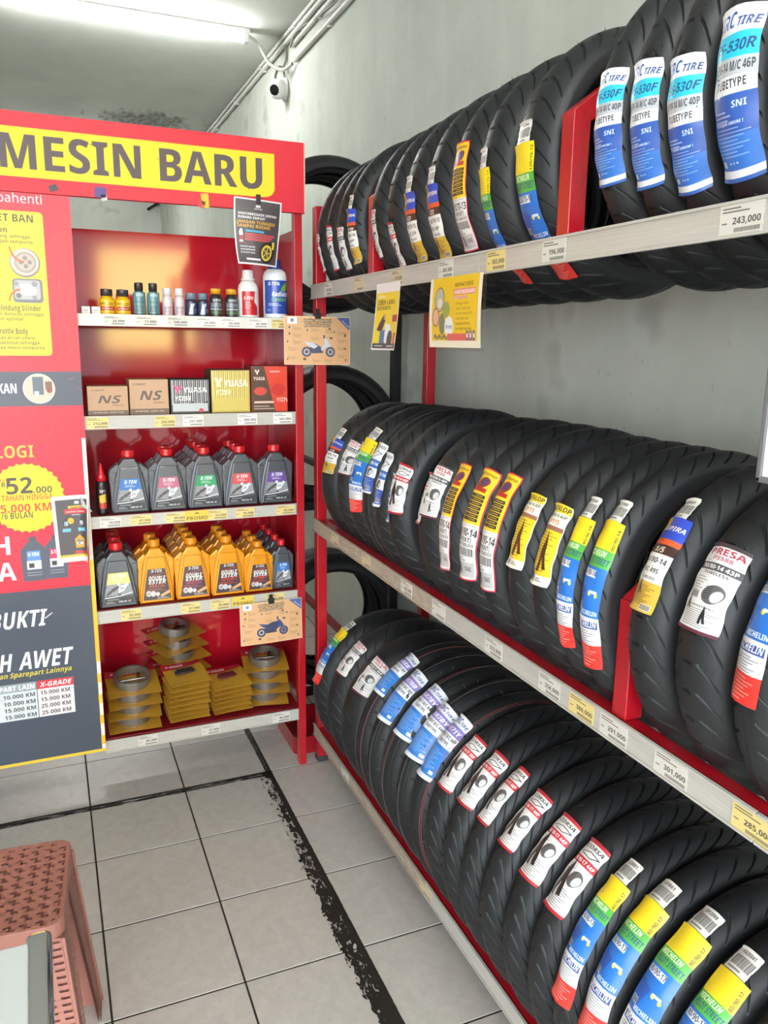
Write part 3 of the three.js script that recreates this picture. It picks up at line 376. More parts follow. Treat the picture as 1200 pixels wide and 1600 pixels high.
const tyres = [
  // top tier
  [0, 0.082, 0.232, 0.088, r13, 'street', 0, [['race', '80/90-14 40P', -27, 2, -0.012, 0.046]], 'black tyre with red-banded white sticker beside the end post, top tier'],
  [0, 0.174, 0.232, 0.088, r13, 'street', 0, [['race', '90/90-14 46P', -28, 4, 0.0, 0.046]], 'black tyre with red-banded white sticker, second from the end post, top tier'],
  [0, 0.268, 0.232, 0.088, r13, 'street', 0, [['presa', '90/80-14 43P', -30, 1, 0.0, 0.05]], 'black tyre with grey-banded white sticker, third from the end post, top tier'],
  [0, 0.356, 0.234, 0.084, r13, 'centre', 0, as(['90/80-14', '43P', 'Sporty'], -27, 8, 0.004, 0.05), 'black grooved tyre with blue and gold sticker left of the short divider, top tier', [[0.28, 'w']]],
  [0, 0.533, 0.232, 0.098, r13, 'street', 0, [['presa', '100/80-14 48P', -27, 4, -0.012, 0.05]], 'black tyre with grey-banded white sticker just past the short divider, top tier'],
  [0, 0.636, 0.232, 0.1, r13, 'slant', 0, [['race', '110/70-13 48P', -35, -8, -0.004, 0.04]], 'black tyre with narrow half-peeled white sticker on the top tier'],
  [0, 0.748, 0.233, 0.116, r13, 'slant', 0, as(['130/70-13', 'MC 57P', 'S33'], -34, 4, 0, 0.056), 'black wide tyre with blue and gold sticker, next to the peeled sticker tyre'],
  [0, 0.868, 0.234, 0.118, r13, 'slant', 0, as(['110/70-13', 'MC 48P', 'S33'], -35, 3, 0, 0.056), 'black wide tyre with blue and gold sticker beside the red-edged yellow sticker'],
  [0, 0.986, 0.234, 0.114, r13, 'slant', 0, [['table', '110/70-13', -34, 18, 0, 0.058]], 'black wide tyre with long red-edged yellow sticker on the top tier'],
  [0, 1.1, 0.234, 0.108, r13, 'slant', 0, mi('110/70-13', -58, 1, -0.01, 0.052, 'C1294'), 'black tyre with narrow green, blue and red sticker on the top tier'],
  [0, 1.231, 0.234, 0.124, r13, 'slant', 0, mi('120/70-12', -58, 5, 0, 0.058, 'C1296'), 'black tyre with wide green, blue and red sticker beside the tall divider'],
  [0, 1.452, 0.24, 0.078, r14, 'slant', 0, [['irc', ['SS-530F', '80/90-14 M/C 40P'], -23, 16, 0.004, 0.054]], 'black tyre with blue and cyan sticker right beside the tall divider, top tier'],
  [0, 1.533, 0.24, 0.076, r14, 'slant', 0, [['irc', ['SS-530F', '80/90-14 M/C 40P'], -27, 13, 0.004, 0.05]], 'black tyre with brighter blue and cyan sticker marked 8 by pen, top tier'],
  [0, 1.609, 0.24, 0.074, r14, 'slant', 0, [['irc', ['SS-530F', '80/90-14 M/C 40P'], -32, 9, 0.004, 0.054]], 'black tyre with blue and cyan sticker, third past the tall divider'],
  [0, 1.697, 0.242, 0.084, r14, 'slant', 0, [['irc', ['SS-530R', '90/90-14 M/C 46P'], -32, 15, 0.002, 0.062]], 'black tyre with largest blue and cyan sticker reading 530R, top tier'],
  [0, 1.79, 0.242, 0.09, r14, 'slant', 0, [['irc', ['SS-530R', '90/90-14 M/C 46P'], -30, 12, 0.0, 0.06]], 'black tyre with blue sticker just past the 243,000 price tag, top tier'],
  // middle tier
  [1, 0.15, 0.243, 0.11, r14, 'centre', 0, as(['90/80-14', '43P', '1/5'], 7, 34, 0.024, 0.048), 'black tyre with blue and gold sticker beside the end post, middle tier', [[-0.2, 'w']]],
  [1, 0.3, 0.246, 0.09, r14, 'street', 0, [['presa', '80/90-14 40P', 10, 36, 0.022, 0.05]], 'black tyre with one grey-banded white sticker near the end post, middle tier'],
  [1, 0.41, 0.248, 0.1, r14, 'street', 0, [['presa', '90/90-14 46P', 11, 36, -0.018, 0.046], ...mi('90/90-14', -12, 39, 0.02, 0.046, 'A110')], 'black tyre with two overlapping stickers, one ending in red, middle tier'],
  [1, 0.523, 0.249, 0.085, r14, 'street', 0, [['zen', '80/90-14', 5, 38, 0.006, 0.046]], 'black tyre with white and blue sticker, the upper of two alike, middle tier', [[0.5, 'w']]],
  [1, 0.612, 0.25, 0.086, r14, 'street', 0, [['zen', '90/90-14', 0, 33, 0, 0.046]], 'black tyre with white and blue sticker, the lower of two alike, middle tier'],
  [1, 0.71, 0.252, 0.1, r14, 'street', 0, [['zen', '90/90-14', -6, 22, -0.02, 0.044], ['race', '90/90-14 46P', 0, 29, 0.02, 0.044, 0.003]], 'black tyre with red-banded white sticker overlapping a blue one, middle tier'],
  [1, 0.888, 0.25, 0.11, r14, 'street', 0, [['race', '90/90-14 46P', 2, 30, -0.024, 0.046], ['presa', '100/80-14 48P', 7, 36, 0.02, 0.05, 0.003]], 'black wide tyre with red-banded and grey-banded stickers side by side'],
  [1, 1.0, 0.252, 0.098, r14, 'street', 0, [['table', '80/90-14', -16, 39, 0, 0.05]], 'black tyre with slim red-edged yellow sticker tied at its top, middle tier'],
  [1, 1.095, 0.252, 0.086, r14, 'street', 0, [['table', '90/90-14', -15, 40, 0.004, 0.06]], 'black tyre with red-edged yellow sticker, middle one of three, middle tier'],
  [1, 1.18, 0.252, 0.08, r14, 'street', 0, [['table', '90/90-14', -15, 41, 0, 0.056]], 'black tyre with red-edged yellow sticker next to the yellow text stickers'],
  [1, 1.285, 0.25, 0.09, r14, 'street', 0, [['dunlop', '80/90-14 40P', 3, 36, 0, 0.052]], 'black tyre with plain yellow text sticker beside the red-edged sticker'],
  [1, 1.368, 0.25, 0.074, r14, 'street', 0, [['dunlop', '90/90-14 46P', 1, 35, 0, 0.052]], 'black tyre with plain yellow text sticker beside the green and blue sticker'],
  [1, 1.439, 0.25, 0.066, r14, 'street', 0, mi('80/90-14', -20, 33, 0, 0.046, 'CP2008'), 'black tyre with green, blue and red sticker, second from the middle divider'],
  [1, 1.506, 0.25, 0.066, r14, 'street', 0, mi('90/90-14', -23, 35, 0, 0.049, 'C190'), 'black tyre with green, blue and red sticker right against the middle divider'],
  [1, 1.63, 0.25, 0.09, r14, 'slant', 0, as(['90/80-14', 'MC 49S', '1/5'], 9, 43, -0.006, 0.056), 'black tyre with blue and gold sticker just past the middle divider'],
  [1, 1.732, 0.25, 0.1, r14, 'slant', 0, [['presa', '90/80-14 43P', 10, 39, 0.002, 0.066]], 'black tyre with large grey-banded white sticker, second past the middle divider'],
  [1, 1.834, 0.25, 0.09, r14, 'centre', 0, mi('90/80-14', -4, 49, -0.014, 0.06, 'C198'), 'black tyre with green, blue and red sticker, third past the middle divider', [[0.75, 'w']]],
  [1, 1.93, 0.25, 0.09, r14, 'slant', 0, [['presa', '90/80-14 43P', 10, 39, 0, 0.06]], 'black tyre with white sticker, fourth past the middle divider'],
  // bottom tier
  [2, 0.108, 0.262, 0.12, r14, 'street', 0, mi('80/80-14', 9, 54, 0.006, 0.05, 'C180'), 'black tyre with green, blue and red sticker beside the end post, bottom tier', [[0.0, 'w']]],
  [2, 0.285, 0.272, 0.12, r14, 'street', 0, [['presa', '100/80-17 52P', 28, 54, 0.01, 0.058]], 'black tyre with grey-banded white sticker, second on the bottom tier'],
  [2, 0.43, 0.276, 0.12, r17, 'smooth', 0, [['presa', '90/80-17 46P', 28, 54, 0.03, 0.058]], 'black tyre with grey-banded white sticker beside the purple-banded stickers'],
  [2, 0.556, 0.28, 0.086, r17, 'rib', 0, [['ircp', ['NR88', '70/90-17 M/C 38P'], 37, 68, 0.004, 0.06]], 'black ribbed tyre with purple-banded blue sticker, first of five, bottom tier', [[-0.3, 'w'], [0.5, 'r']]],
  [2, 0.648, 0.28, 0.084, r17, 'rib', 0, [['ircp', ['NR78B', '70/90-17 M/C 38P'], 28, 63, 0.006, 0.062]], 'black ribbed tyre with purple-banded blue sticker, second of five, bottom tier', [[0.2, 'w']]],
  [2, 0.76, 0.282, 0.09, r17, 'rib', 0, [['ircp', ['NR78Y', '80/90-17 M/C 44P'], 29, 63, 0.012, 0.062]], 'black ribbed tyre with purple-banded blue sticker, third of five, bottom tier', [[-0.5, 'r'], [-0.1, 'w']]],
  [2, 0.85, 0.282, 0.08, r17, 'rib', 0, [['ircp', ['NR78Y', '80/90-17 M/C 44P'], 26, 59, 0.012, 0.06]], 'black ribbed tyre with purple-banded blue sticker, fourth of five, bottom tier', [[0.1, 'w']]],
  [2, 0.935, 0.282, 0.08, r17, 'rib', 0, [['ircp', ['NF71Y', '80/90-17 M/C 44P'], 24, 60, 0.002, 0.06]], 'black ribbed tyre with last purple-banded sticker and pink colour lines', [[0.72, 'r'], [0.84, 'r']]],
  [2, 1.03, 0.284, 0.082, r17, 'curve', 0, [['race', '70/90-17 38P', 28, 57, 0.004, 0.052]], 'black tyre with red-banded white sticker next to the purple-banded stickers'],
  [2, 1.118, 0.284, 0.082, r17, 'curve', 0, [['race', '80/90-17 38P', 30, 58, 0.004, 0.054]], 'black tyre with red-banded sticker, second of six, bottom tier'],
  [2, 1.202, 0.284, 0.078, r17, 'curve', 0, [['race', '80/90-17 44P', 31, 60, -0.006, 0.054]], 'black tyre with red-banded sticker marked 9 in green, bottom tier'],
  [2, 1.29, 0.284, 0.086, r17, 'curve', 0, [['race', '80/90-17 44P', 31, 58, 0.0, 0.054]], 'black tyre with red-banded sticker, fourth of six, bottom tier'],
  [2, 1.38, 0.284, 0.086, r17, 'curve', 0, [['race', '80/90-17 44P', 29, 58, 0.002, 0.056]], 'black tyre with red-banded sticker, fifth of six, bottom tier'],
  [2, 1.468, 0.284, 0.084, r17, 'curve', 0, [['race', '90/90-17 44P', 28, 58, 0.0, 0.056]], 'black tyre with red-banded sticker beside the green and blue stickers, bottom tier'],
  [2, 1.55, 0.284, 0.074, r17, 'curve', 0, mi('80/90-17', 5, 53, 0, 0.05, 'L0881'), 'black tyre with narrow green, blue and red sticker, bottom tier'],
  [2, 1.624, 0.284, 0.072, r17, 'street', 0, mi('80/90-17', 5, 56, 0.0, 0.056, 'S1861'), 'black tyre with white-tagged green, blue and red sticker, second of four, bottom tier'],
  [2, 1.704, 0.284, 0.08, r17, 'street', 0, mi('90/90-17', 8, 58, 0.002, 0.056, 'DF2098'), 'black tyre with green, blue and red sticker, third of four, bottom tier'],
  [2, 1.79, 0.284, 0.084, r17, 'street', 0, mi('80/90-17', 8, 56, 0.0, 0.056, 'FA35041'), 'black tyre with last green and blue sticker on the bottom tier'],
  [2, 1.88, 0.284, 0.086, r17, 'street', 0, [], 'plain black tyre without sticker past the last green sticker, bottom tier'],
];
tyres.forEach(tyre);
// tyres of the black rack
[[0, -0.47, 0.282, 0.13, 'top'], [0, -0.62, 0.28, 0.12, 'top'], [1, -0.47, 0.285, 0.13, 'middle'], [1, -0.62, 0.28, 0.13, 'middle'], [2, -0.47, 0.287, 0.13, 'bottom'], [2, -0.62, 0.28, 0.13, 'bottom']].forEach(([t, z, R, w, nm], k) =>
  tyre([t, z, R, w, r17, 'smooth', 0, [], k % 2 ? `black bare tyre behind the front one on ${nm} tier of the black rack` : `black bare tyre at the front of the ${nm} tier of the black rack`]));

// ---------------------------------------------------------------- display cabinet
let promoMat; const SHY = [1.556, 1.262, 0.958, 0.658, 0.221], SHH = [0.033, 0.039, 0.036, 0.04, 0.04];
const paperMat = (t, o = {}) => P({ map: t, roughness: 0.38, clearcoat: 0.25, clearcoatRoughness: 0.3, side: THREE.DoubleSide, ...o });
{
  const c = thing('display_cabinet', 'red steel display cabinet with five shelves and yellow headed sign board', 'cabinet', [0, 0, 0]);
  for (const [x, z, y] of [[0.7195, -0.014, 0], [0.7195, -0.372, 0], [0.043, -0.014, 0.24], [0.043, -0.372, 0.24]]) part('post', rbox(0.027, 1.885 - y, 0.027, 0.0025, x, (1.885 + y) / 2, z, 1), M.red, c);
  part('back_panel', planeUV(boxAt(0.0565, 0.706, 0.16, 1.835, -0.385, -0.379), (x) => x * 1.3, (x, y) => y * 1.3), M.redGloss, c);
  part('side_panel', boxAt(0.7275, 0.7325, 0.16, 1.835, -0.3585, -0.0275), M.red, c);
  part('side_panel', boxAt(0.0305, 0.0355, 0.24, 1.835, -0.3585, -0.0275), M.red, c);
  const tags = [
    [[0.16, WHT, '22,000'], [0.25, WHT, '11,000'], [0.34, WHT, '109,000'], [0.425, '#e6e2dc', '35,000'], [0.5, '#e6e2dc', '50,000'], [0.585, '#e6e2dc', '45,000'], [0.66, YEL, '50,000']],
    [[0.095, YEL, '212,000'], [0.29, YEL, '242,000'], [0.375, '#e2ded6', '237,500'], [0.545, '#e6e2dc', '390,000'], [0.66, '#e6e2dc', '343,000']],
    [[0.115, WHT, '19,500'], [0.205, YEL, '47,500'], [0.31, YEL, '49,000'], [0.44, YEL, '52,000'], [0.53, YEL, '55,000'], [0.665, YEL, '58,000']],
    [[0.16, YEL, '52,000'], [0.345, YEL, '57,500'], [0.44, YEL, '55,000'], [0.625, YEL, '53,000']],
    [[0.19, WHT, '85,000'], [0.395, WHT, '47,000'], [0.64, WHT, '86,000']]];
  SHY.forEach((y, k) => {
    const s = part('shelf', merge([rbox(0.664, 0.014, 0.366, 0.002, 0.3815, y - 0.0075, -0.1955, 1)]), M.redShelf, c);
    const st = part('price_strip', merge([boxAt(0.0575, 0.7035, y - SHH[k], y, 0.0005, 0.0035), boxAt(0.0575, 0.7035, y - 0.003, y + 0.0008, 0.0035, 0.0065), boxAt(0.0575, 0.7035, y - SHH[k], y - SHH[k] + 0.003, 0.0035, 0.0065)]), k < 1 ? M.stripWhite : M.strip, s);
    for (const [x, col, pr] of tags[k]) part('price_tag', tagGeo(0.062, SHH[k] - 0.006, 0.001, col, pr), tagMaterial, s, [x, y - SHH[k] / 2, 0.0045]);
    if (k === 2 || k === 3) { const x = k === 2 ? 0.375 : 0.515; part('promo_tag', new THREE.BoxGeometry(0.075, 0.033, 0.001), (promoMat ??= S({ map: promoTex(), roughness: 0.5 })), s, [x, y - 0.016, 0.0072]); }
  });
  // sign board on top
  const HX0 = -1.0, HX1 = 0.733, HY0 = 1.872, HY1 = 2.074, s = 2048 / (HX1 - HX0);
  const ht = tex(2048, Math.round((HY1 - HY0) * s), (g, w, h) => {
    const X = (x) => (x - HX0) * s, Y = (y) => (HY1 - y) * s;
    g.fillStyle = '#d91832'; g.fillRect(0, 0, w, h);
    g.fillStyle = '#f2d21a'; g.beginPath(); g.moveTo(0, Y(2.038)); g.lineTo(X(0.641), Y(2.034)); g.lineTo(X(0.641), Y(1.94)); g.quadraticCurveTo(X(0.641), Y(1.909), X(0.6), Y(1.909)); g.lineTo(0, Y(1.911)); g.fill();
    text(g, 'MESIN BARU', X(-0.12), Y(1.931), Math.round(0.121 * s), '#55474c', { fit: 0.732 * s });
    text(g, 'MESIN BARU', X(-0.1185), Y(1.931), Math.round(0.121 * s), '#55474c', { fit: 0.732 * s });
    g.fillStyle = '#3a3430'; for (const [x, y] of [[0.12, 2.01], [0.3, 1.99], [0.56, 1.93]]) g.fillRect(X(x), Y(y), 3, 3);
  });
  const hb = boxAt(HX0, HX1, HY0, HY1, 0.002, 0.022); planeUV(hb, (x) => (x - HX0) / (HX1 - HX0), (x, y) => (y - HY0) / (HY1 - HY0));
  const sign = part('sign_board', hb, P({ map: ht, roughness: 0.5, clearcoat: 0.1, clearcoatRoughness: 0.3 }), c, null, 'red board with yellow panel reading MESIN BARU');
  const tp = (x, y, w, h, rot, col) => part('tape_piece', box(w, h, 0.0012).rotateZ(rot), S({ color: col, roughness: 0.5 }), sign, [x, y, 0.0228]);
  tp(0.018, 1.888, 0.022, 0.016, 0.4, 0x4c4548); tp(0.14, 1.886, 0.03, 0.028, -0.1, 0x574a8a); tp(0.149, 1.873, 0.016, 0.016, 0.1, 0xc9c2c4); tp(0.43, 1.886, 0.022, 0.04, 0.05, 0xd9b93a); tp(0.42, 1.876, 0.02, 0.02, -0.3, 0xd23a48);
  part('sign_edge', boxAt(HX1, HX1 + 0.004, HY0, HY1, 0.001, 0.021), S({ color: 0xcdb59a, roughness: 0.8 }), sign);
}
function promoTex() { return tex(160, 72, (g, w, h) => { g.fillStyle = '#d9bd4c'; g.fillRect(0, 0, w, h); text(g, 'PROMO', w / 2, h * 0.9, 34, '#7a6428', { a: 'center', fit: w * 0.9 }); g.fillStyle = '#8a7434'; g.beginPath(); g.moveTo(w * 0.38, h * 0.34); g.lineTo(w * 0.5, h * 0.12); g.lineTo(w * 0.62, h * 0.34); g.fill(); }); }
const rounded = (g, x, y, w, h, r) => { g.beginPath(); g.moveTo(x + r, y); g.lineTo(x + w - r, y); g.quadraticCurveTo(x + w, y, x + w, y + r); g.lineTo(x + w, y + h - r); g.quadraticCurveTo(x + w, y + h, x + w - r, y + h); g.lineTo(x + r, y + h); g.quadraticCurveTo(x, y + h, x, y + h - r); g.lineTo(x, y + r); g.quadraticCurveTo(x, y, x + r, y); };
function oilPic(g, x, y, w, h, body, cap, lab) {
  g.fillStyle = cap; g.fillRect(x + w * 0.36, y, w * 0.28, h * 0.12); g.fillStyle = body; g.beginPath(); g.moveTo(x + w * 0.32, y + h * 0.1); g.lineTo(x + w * 0.68, y + h * 0.1); g.lineTo(x + w, y + h * 0.3); g.lineTo(x + w * 0.94, y + h); g.lineTo(x + w * 0.06, y + h); g.lineTo(x, y + h * 0.3); g.fill();
  g.fillStyle = lab; g.fillRect(x + w * 0.24, y + h * 0.32, w * 0.52, h * 0.22); g.fillStyle = '#c9cdd2'; g.fillRect(x + w * 0.22, y + h * 0.54, w * 0.56, h * 0.2); g.fillStyle = '#333'; g.fillRect(x + w * 0.3, y + h * 0.6, w * 0.2, h * 0.1); text(g, 'X-TEN', x + w * 0.5, y + h * 0.44, h * 0.11, '#eef', { a: 'center', fit: w * 0.44 }); g.fillStyle = '#888c92'; g.fillRect(x + w * 0.2, y + h * 0.8, w * 0.6, h * 0.02); g.fillRect(x + w * 0.2, y + h * 0.86, w * 0.6, h * 0.02);
}
{ // banner board left of the shelves
  const x0 = -0.98, x1 = 0.0585, y0 = 0.195, y1 = 1.871, s = 1180, w = Math.round((x1 - x0) * s), h = Math.round((y1 - y0) * s);
  const bt = tex(w, h, (g) => {
    const X = (x) => (x - x0) * s, Y = (y) => (y1 - y) * s, F = (m) => Math.round(m * s);
    g.fillStyle = '#de1f38'; g.fillRect(0, 0, w, h);
    text(g, 'bahenti', X(-0.011), Y(1.844), F(0.034), '#f3d9da', { a: 'right', w: 'normal' });
    g.fillStyle = '#f0da2c'; rounded(g, X(-0.75), Y(1.823), X(-0.0145) - X(-0.75), Y(1.437) - Y(1.823), 16); g.fill();
    text(g, 'PLANET BAN', X(-0.037), Y(1.795), F(0.027), '#4d442a', { a: 'right', fit: 0.163 * s });
    text(g, 'Piston', X(-0.105), Y(1.766), F(0.02), '#4d442a', { a: 'right' });
    text(g, 'karbon hilang, sehingga', X(-0.05), Y(1.752), F(0.0115), '#5d532e', { a: 'right' }); text(g, 'pembakaran menjadi sempurna', X(-0.044), Y(1.739), F(0.0115), '#5d532e', { a: 'right' });
    const disc = (x, y, r, c) => { g.fillStyle = c; g.beginPath(); g.arc(X(x), Y(y), F(r), 0, 7); g.fill(); };
    disc(-0.068, 1.688, 0.039, '#8d8178'); disc(-0.069, 1.69, 0.036, '#cbbfb6'); disc(-0.067, 1.689, 0.028, '#a5988f'); disc(-0.067, 1.69, 0.022, '#bdb1a7'); for (let k = 0; k < 4; k++) disc(-0.067 + 0.011 * Math.cos(k * 1.6), 1.69 + 0.011 * Math.sin(k * 1.6), 0.006, '#8c8078');
    g.fillStyle = '#77767a'; rounded(g, X(-0.104), Y(1.646), F(0.076), F(0.064), 12); g.fill(); g.fillStyle = '#b3b2b4'; rounded(g, X(-0.1), Y(1.642), F(0.066), F(0.052), 10); g.fill(); g.fillStyle = '#d3d2d0'; rounded(g, X(-0.085), Y(1.632), F(0.04), F(0.03), 8); g.fill(); disc(-0.048, 1.632, 0.008, '#8f8e92'); disc(-0.094, 1.632, 0.006, '#8f8e92'); disc(-0.09, 1.6, 0.007, '#6f6e72'); disc(-0.05, 1.596, 0.006, '#8f8e92');
    g.strokeStyle = '#e0592c'; g.lineWidth = 5; g.beginPath(); g.moveTo(X(-0.07), Y(1.69)); g.quadraticCurveTo(X(-0.1), Y(1.695), X(-0.104), Y(1.73)); g.stroke(); g.beginPath(); g.moveTo(X(-0.085), Y(1.617)); g.quadraticCurveTo(X(-0.112), Y(1.612), X(-0.114), Y(1.585)); g.stroke();
    text(g, 'Pelindung Silinder', X(-0.036), Y(1.559), F(0.0215), '#4d442a', { a: 'right', fit: 0.118 * s }); text(g, 'menjadi bersih dari kotoran sehingga', X(-0.03), Y(1.546), F(0.0115), '#5d532e', { a: 'right' }); text(g, 'kerja mesin optimal', X(-0.083), Y(1.533), F(0.0115), '#5d532e', { a: 'right' });
    text(g, 'Throttle Body', X(-0.074), Y(1.496), F(0.0215), '#4d442a', { a: 'right', fit: 0.088 * s }); ['menjadi bersih dan aliran udara', 'menjadi maksimal sehingga', 'proses pembakaran mesin sempurna'].forEach((q, k) => text(g, q, X(-0.058 + 0.012 * k), Y(1.482 - 0.0135 * k), F(0.0115), '#5d532e', { a: 'right' }));
    g.fillStyle = '#4d5260'; g.fillRect(0, Y(1.393), w, Y(1.296) - Y(1.393)); text(g, 'KAN', X(-0.113), Y(1.333), F(0.037), '#eceae8', { a: 'right', fit: 0.052 * s });
    disc(-0.057, 1.345, 0.042, '#e8dccf'); disc(-0.057, 1.345, 0.0395, '#cdb9a8'); g.fillStyle = '#5b6a74'; g.fillRect(X(-0.073), Y(1.378), F(0.028), F(0.05)); g.fillStyle = '#7f5a48'; g.fillRect(X(-0.04), Y(1.365), F(0.018), F(0.022)); g.fillStyle = '#d8d2ca'; g.fillRect(X(-0.07), Y(1.338), F(0.012), F(0.012)); disc(-0.03, 1.34, 0.008, '#8f4a44');
    text(g, 'TEKNOLOGI', X(-0.083), Y(1.15), F(0.0495), '#efb23c', { a: 'right', fit: 0.245 * s });
    g.fillStyle = '#f2da22'; g.beginPath(); for (let k = 0; k < 96; k++) { const a = k / 96 * Math.PI * 2, r = F(0.1 + 0.0035 * Math.cos(k * Math.PI / 1.5)); const px = X(-0.112) + r * Math.cos(a), py = Y(1.031) + r * Math.sin(a); k ? g.lineTo(px, py) : g.moveTo(px, py); } g.fill();
    text(g, 'Mulai', X(-0.15), Y(1.082), F(0.013), '#c05a2a', { a: 'right' }); text(g, 'Rp', X(-0.152), Y(1.066), F(0.02), '#4b3f36', { a: 'right' }); text(g, '52', X(-0.093), Y(1.044), F(0.067), '#4b3f36', { a: 'right' }); text(g, '.000', X(-0.042), Y(1.0445), F(0.027), '#4b3f36', { a: 'right' });
    text(g, 'TAHAN HINGGA', X(-0.042), Y(1.024), F(0.0235), '#cf5a26', { a: 'right', fit: 0.137 * s }); text(g, '5.000 KM', X(-0.045), Y(0.99), F(0.034), '#d23a2a', { a: 'right', fit: 0.14 * s }); text(g, '/6 BULAN', X(-0.098), Y(0.972), F(0.025), '#4b3f36', { a: 'right', fit: 0.086 * s });
    text(g, 'H', X(-0.161), Y(0.866), F(0.075), '#efe6e4', { a: 'right' }); text(g, 'A', X(-0.157), Y(0.788), F(0.075), '#efe6e4', { a: 'right' });
    oilPic(g, X(-0.078), Y(0.917), F(0.066), F(0.135), '#4d5260', '#474b57', '#c93350'); oilPic(g, X(-0.142), Y(0.915), F(0.07), F(0.135), '#4d5260', '#474b57', '#5a86c4');
    g.fillStyle = '#3e4654'; g.fillRect(0, Y(0.751), w, h); text(g, 'BUKTI', X(-0.09), Y(0.639), F(0.072), '#eceae8', { a: 'right', i: 1, fit: 0.155 * s }); g.strokeStyle = '#cfcfd0'; g.lineWidth = 4; g.beginPath(); g.moveTo(X(-0.09), Y(0.66)); g.lineTo(X(-0.068), Y(0.676)); g.stroke();
    text(g, 'AWET', X(-0.026), Y(0.506), F(0.076), '#eceae8', { a: 'right', i: 1, fit: 0.147 * s }); text(g, 'LEBIH', X(-0.192), Y(0.506), F(0.076), '#eceae8', { a: 'right', i: 1, fit: 0.15 * s }); text(g, 'dan Sparepart Lainnya', X(-0.026), Y(0.484), F(0.022), '#d2be3a', { a: 'right', i: 1, fit: 0.215 * s });
    g.fillStyle = '#c9cfd0'; g.fillRect(X(-0.32), Y(0.463), X(-0.129) - X(-0.32), Y(0.345) - Y(0.463)); g.fillStyle = '#e3dcdc'; g.fillRect(X(-0.127), Y(0.463), F(0.103), Y(0.345) - Y(0.463)); g.fillStyle = '#8d9a9c'; g.fillRect(X(-0.32), Y(0.463), X(-0.129) - X(-0.32), F(0.026)); g.fillStyle = '#cf2f3a'; g.fillRect(X(-0.127), Y(0.463), F(0.103), F(0.026));
    text(g, 'SPAREPART LAIN', X(-0.133), Y(0.442), F(0.021), '#f0f0ee', { a: 'right', fit: 0.158 * s }); text(g, 'X-GRADE', X(-0.0755), Y(0.442), F(0.021), '#f4eeee', { a: 'center', i: 1 });
    [['10.000 KM', '15.000 KM'], ['10.000 KM', '15.000 KM'], ['15.000 KM', '25.000 KM'], ['15.000 KM', '25.000 KM']].forEach(([a, b], k) => { const y = 0.416 - 0.0215 * k; text(g, a, X(-0.133), Y(y), F(0.0185), '#3c4248', { a: 'right' }); text(g, b, X(-0.034), Y(y), F(0.0185), '#47383c', { a: 'right', fit: 0.086 * s }); });
    // edging tape on the board
    g.fillStyle = '#e9dcc8'; g.fillRect(w - F(0.011), Y(1.2), F(0.011), h); g.fillStyle = '#e2b52c'; g.fillRect(w - F(0.012), Y(0.83), F(0.012), Y(0.5) - Y(0.83)); for (let k = 0; k < 4; k++) { g.fillRect(w - F(0.012), Y(0.46 - 0.07 * k), F(0.012), F(0.03)); } g.fillStyle = '#d8b93a'; g.fillRect(0, h - F(0.01), w, F(0.01));
    // scratches and creases in the print
    g.strokeStyle = '#ea6f7c'; g.lineWidth = 1; for (let k = 0; k < 30; k++) { const px = X(rr(-0.25, 0.05)), py = rr(0, h * 0.62); g.beginPath(); g.moveTo(px, py); g.lineTo(px + rr(-24, 24), py + rr(-10, 26)); g.stroke(); } g.strokeStyle = '#525a68'; for (let k = 0; k < 22; k++) { const px = X(rr(-0.25, 0.04)), py = rr(h * 0.68, h * 0.97); g.beginPath(); g.moveTo(px, py); g.lineTo(px + rr(-30, 30), py + rr(-6, 14)); g.stroke(); }
  });
  const crease = dataTex(256, (x, y) => { const v = 128 + 120 * (noise2(G16, 16, x * 6, y * 8) - 0.5) + 50 * (noise2(G32, 32, x * 20 + y * 8, y * 26) - 0.5); return [v, v, v]; }, { linear: true });
  const b = thing('banner_board', 'tall red printed advertising board beside the shelves, with price starburst and dark foot', 'banner', [0, 0, 0]);
  const g = boxAt(x0, x1, y0, y1, 0.003, 0.016); planeUV(g, (x) => (x - x0) / (x1 - x0), (x, y) => (y - y0) / (y1 - y0));
  part('printed_sheet', g, P({ map: bt, bumpMap: crease, bumpScale: 0.0022, roughness: 0.42, clearcoat: 0.25, clearcoatRoughness: 0.2 }), b);
  part('backing_panel', boxAt(x0, 0.0285, y0, y1 - 0.01, -0.02, 0.0025), M.redShelf, b);
  for (const x of [-0.94, -0.45]) part('leg', rboxAt(x - 0.013, x + 0.013, 0, y0 + 0.02, -0.35, -0.324), M.red, b);
  part('lower_frame', boxAt(x0, 0.0285, y0, y0 + 0.03, -0.36, -0.021), M.redShelf, b);
}
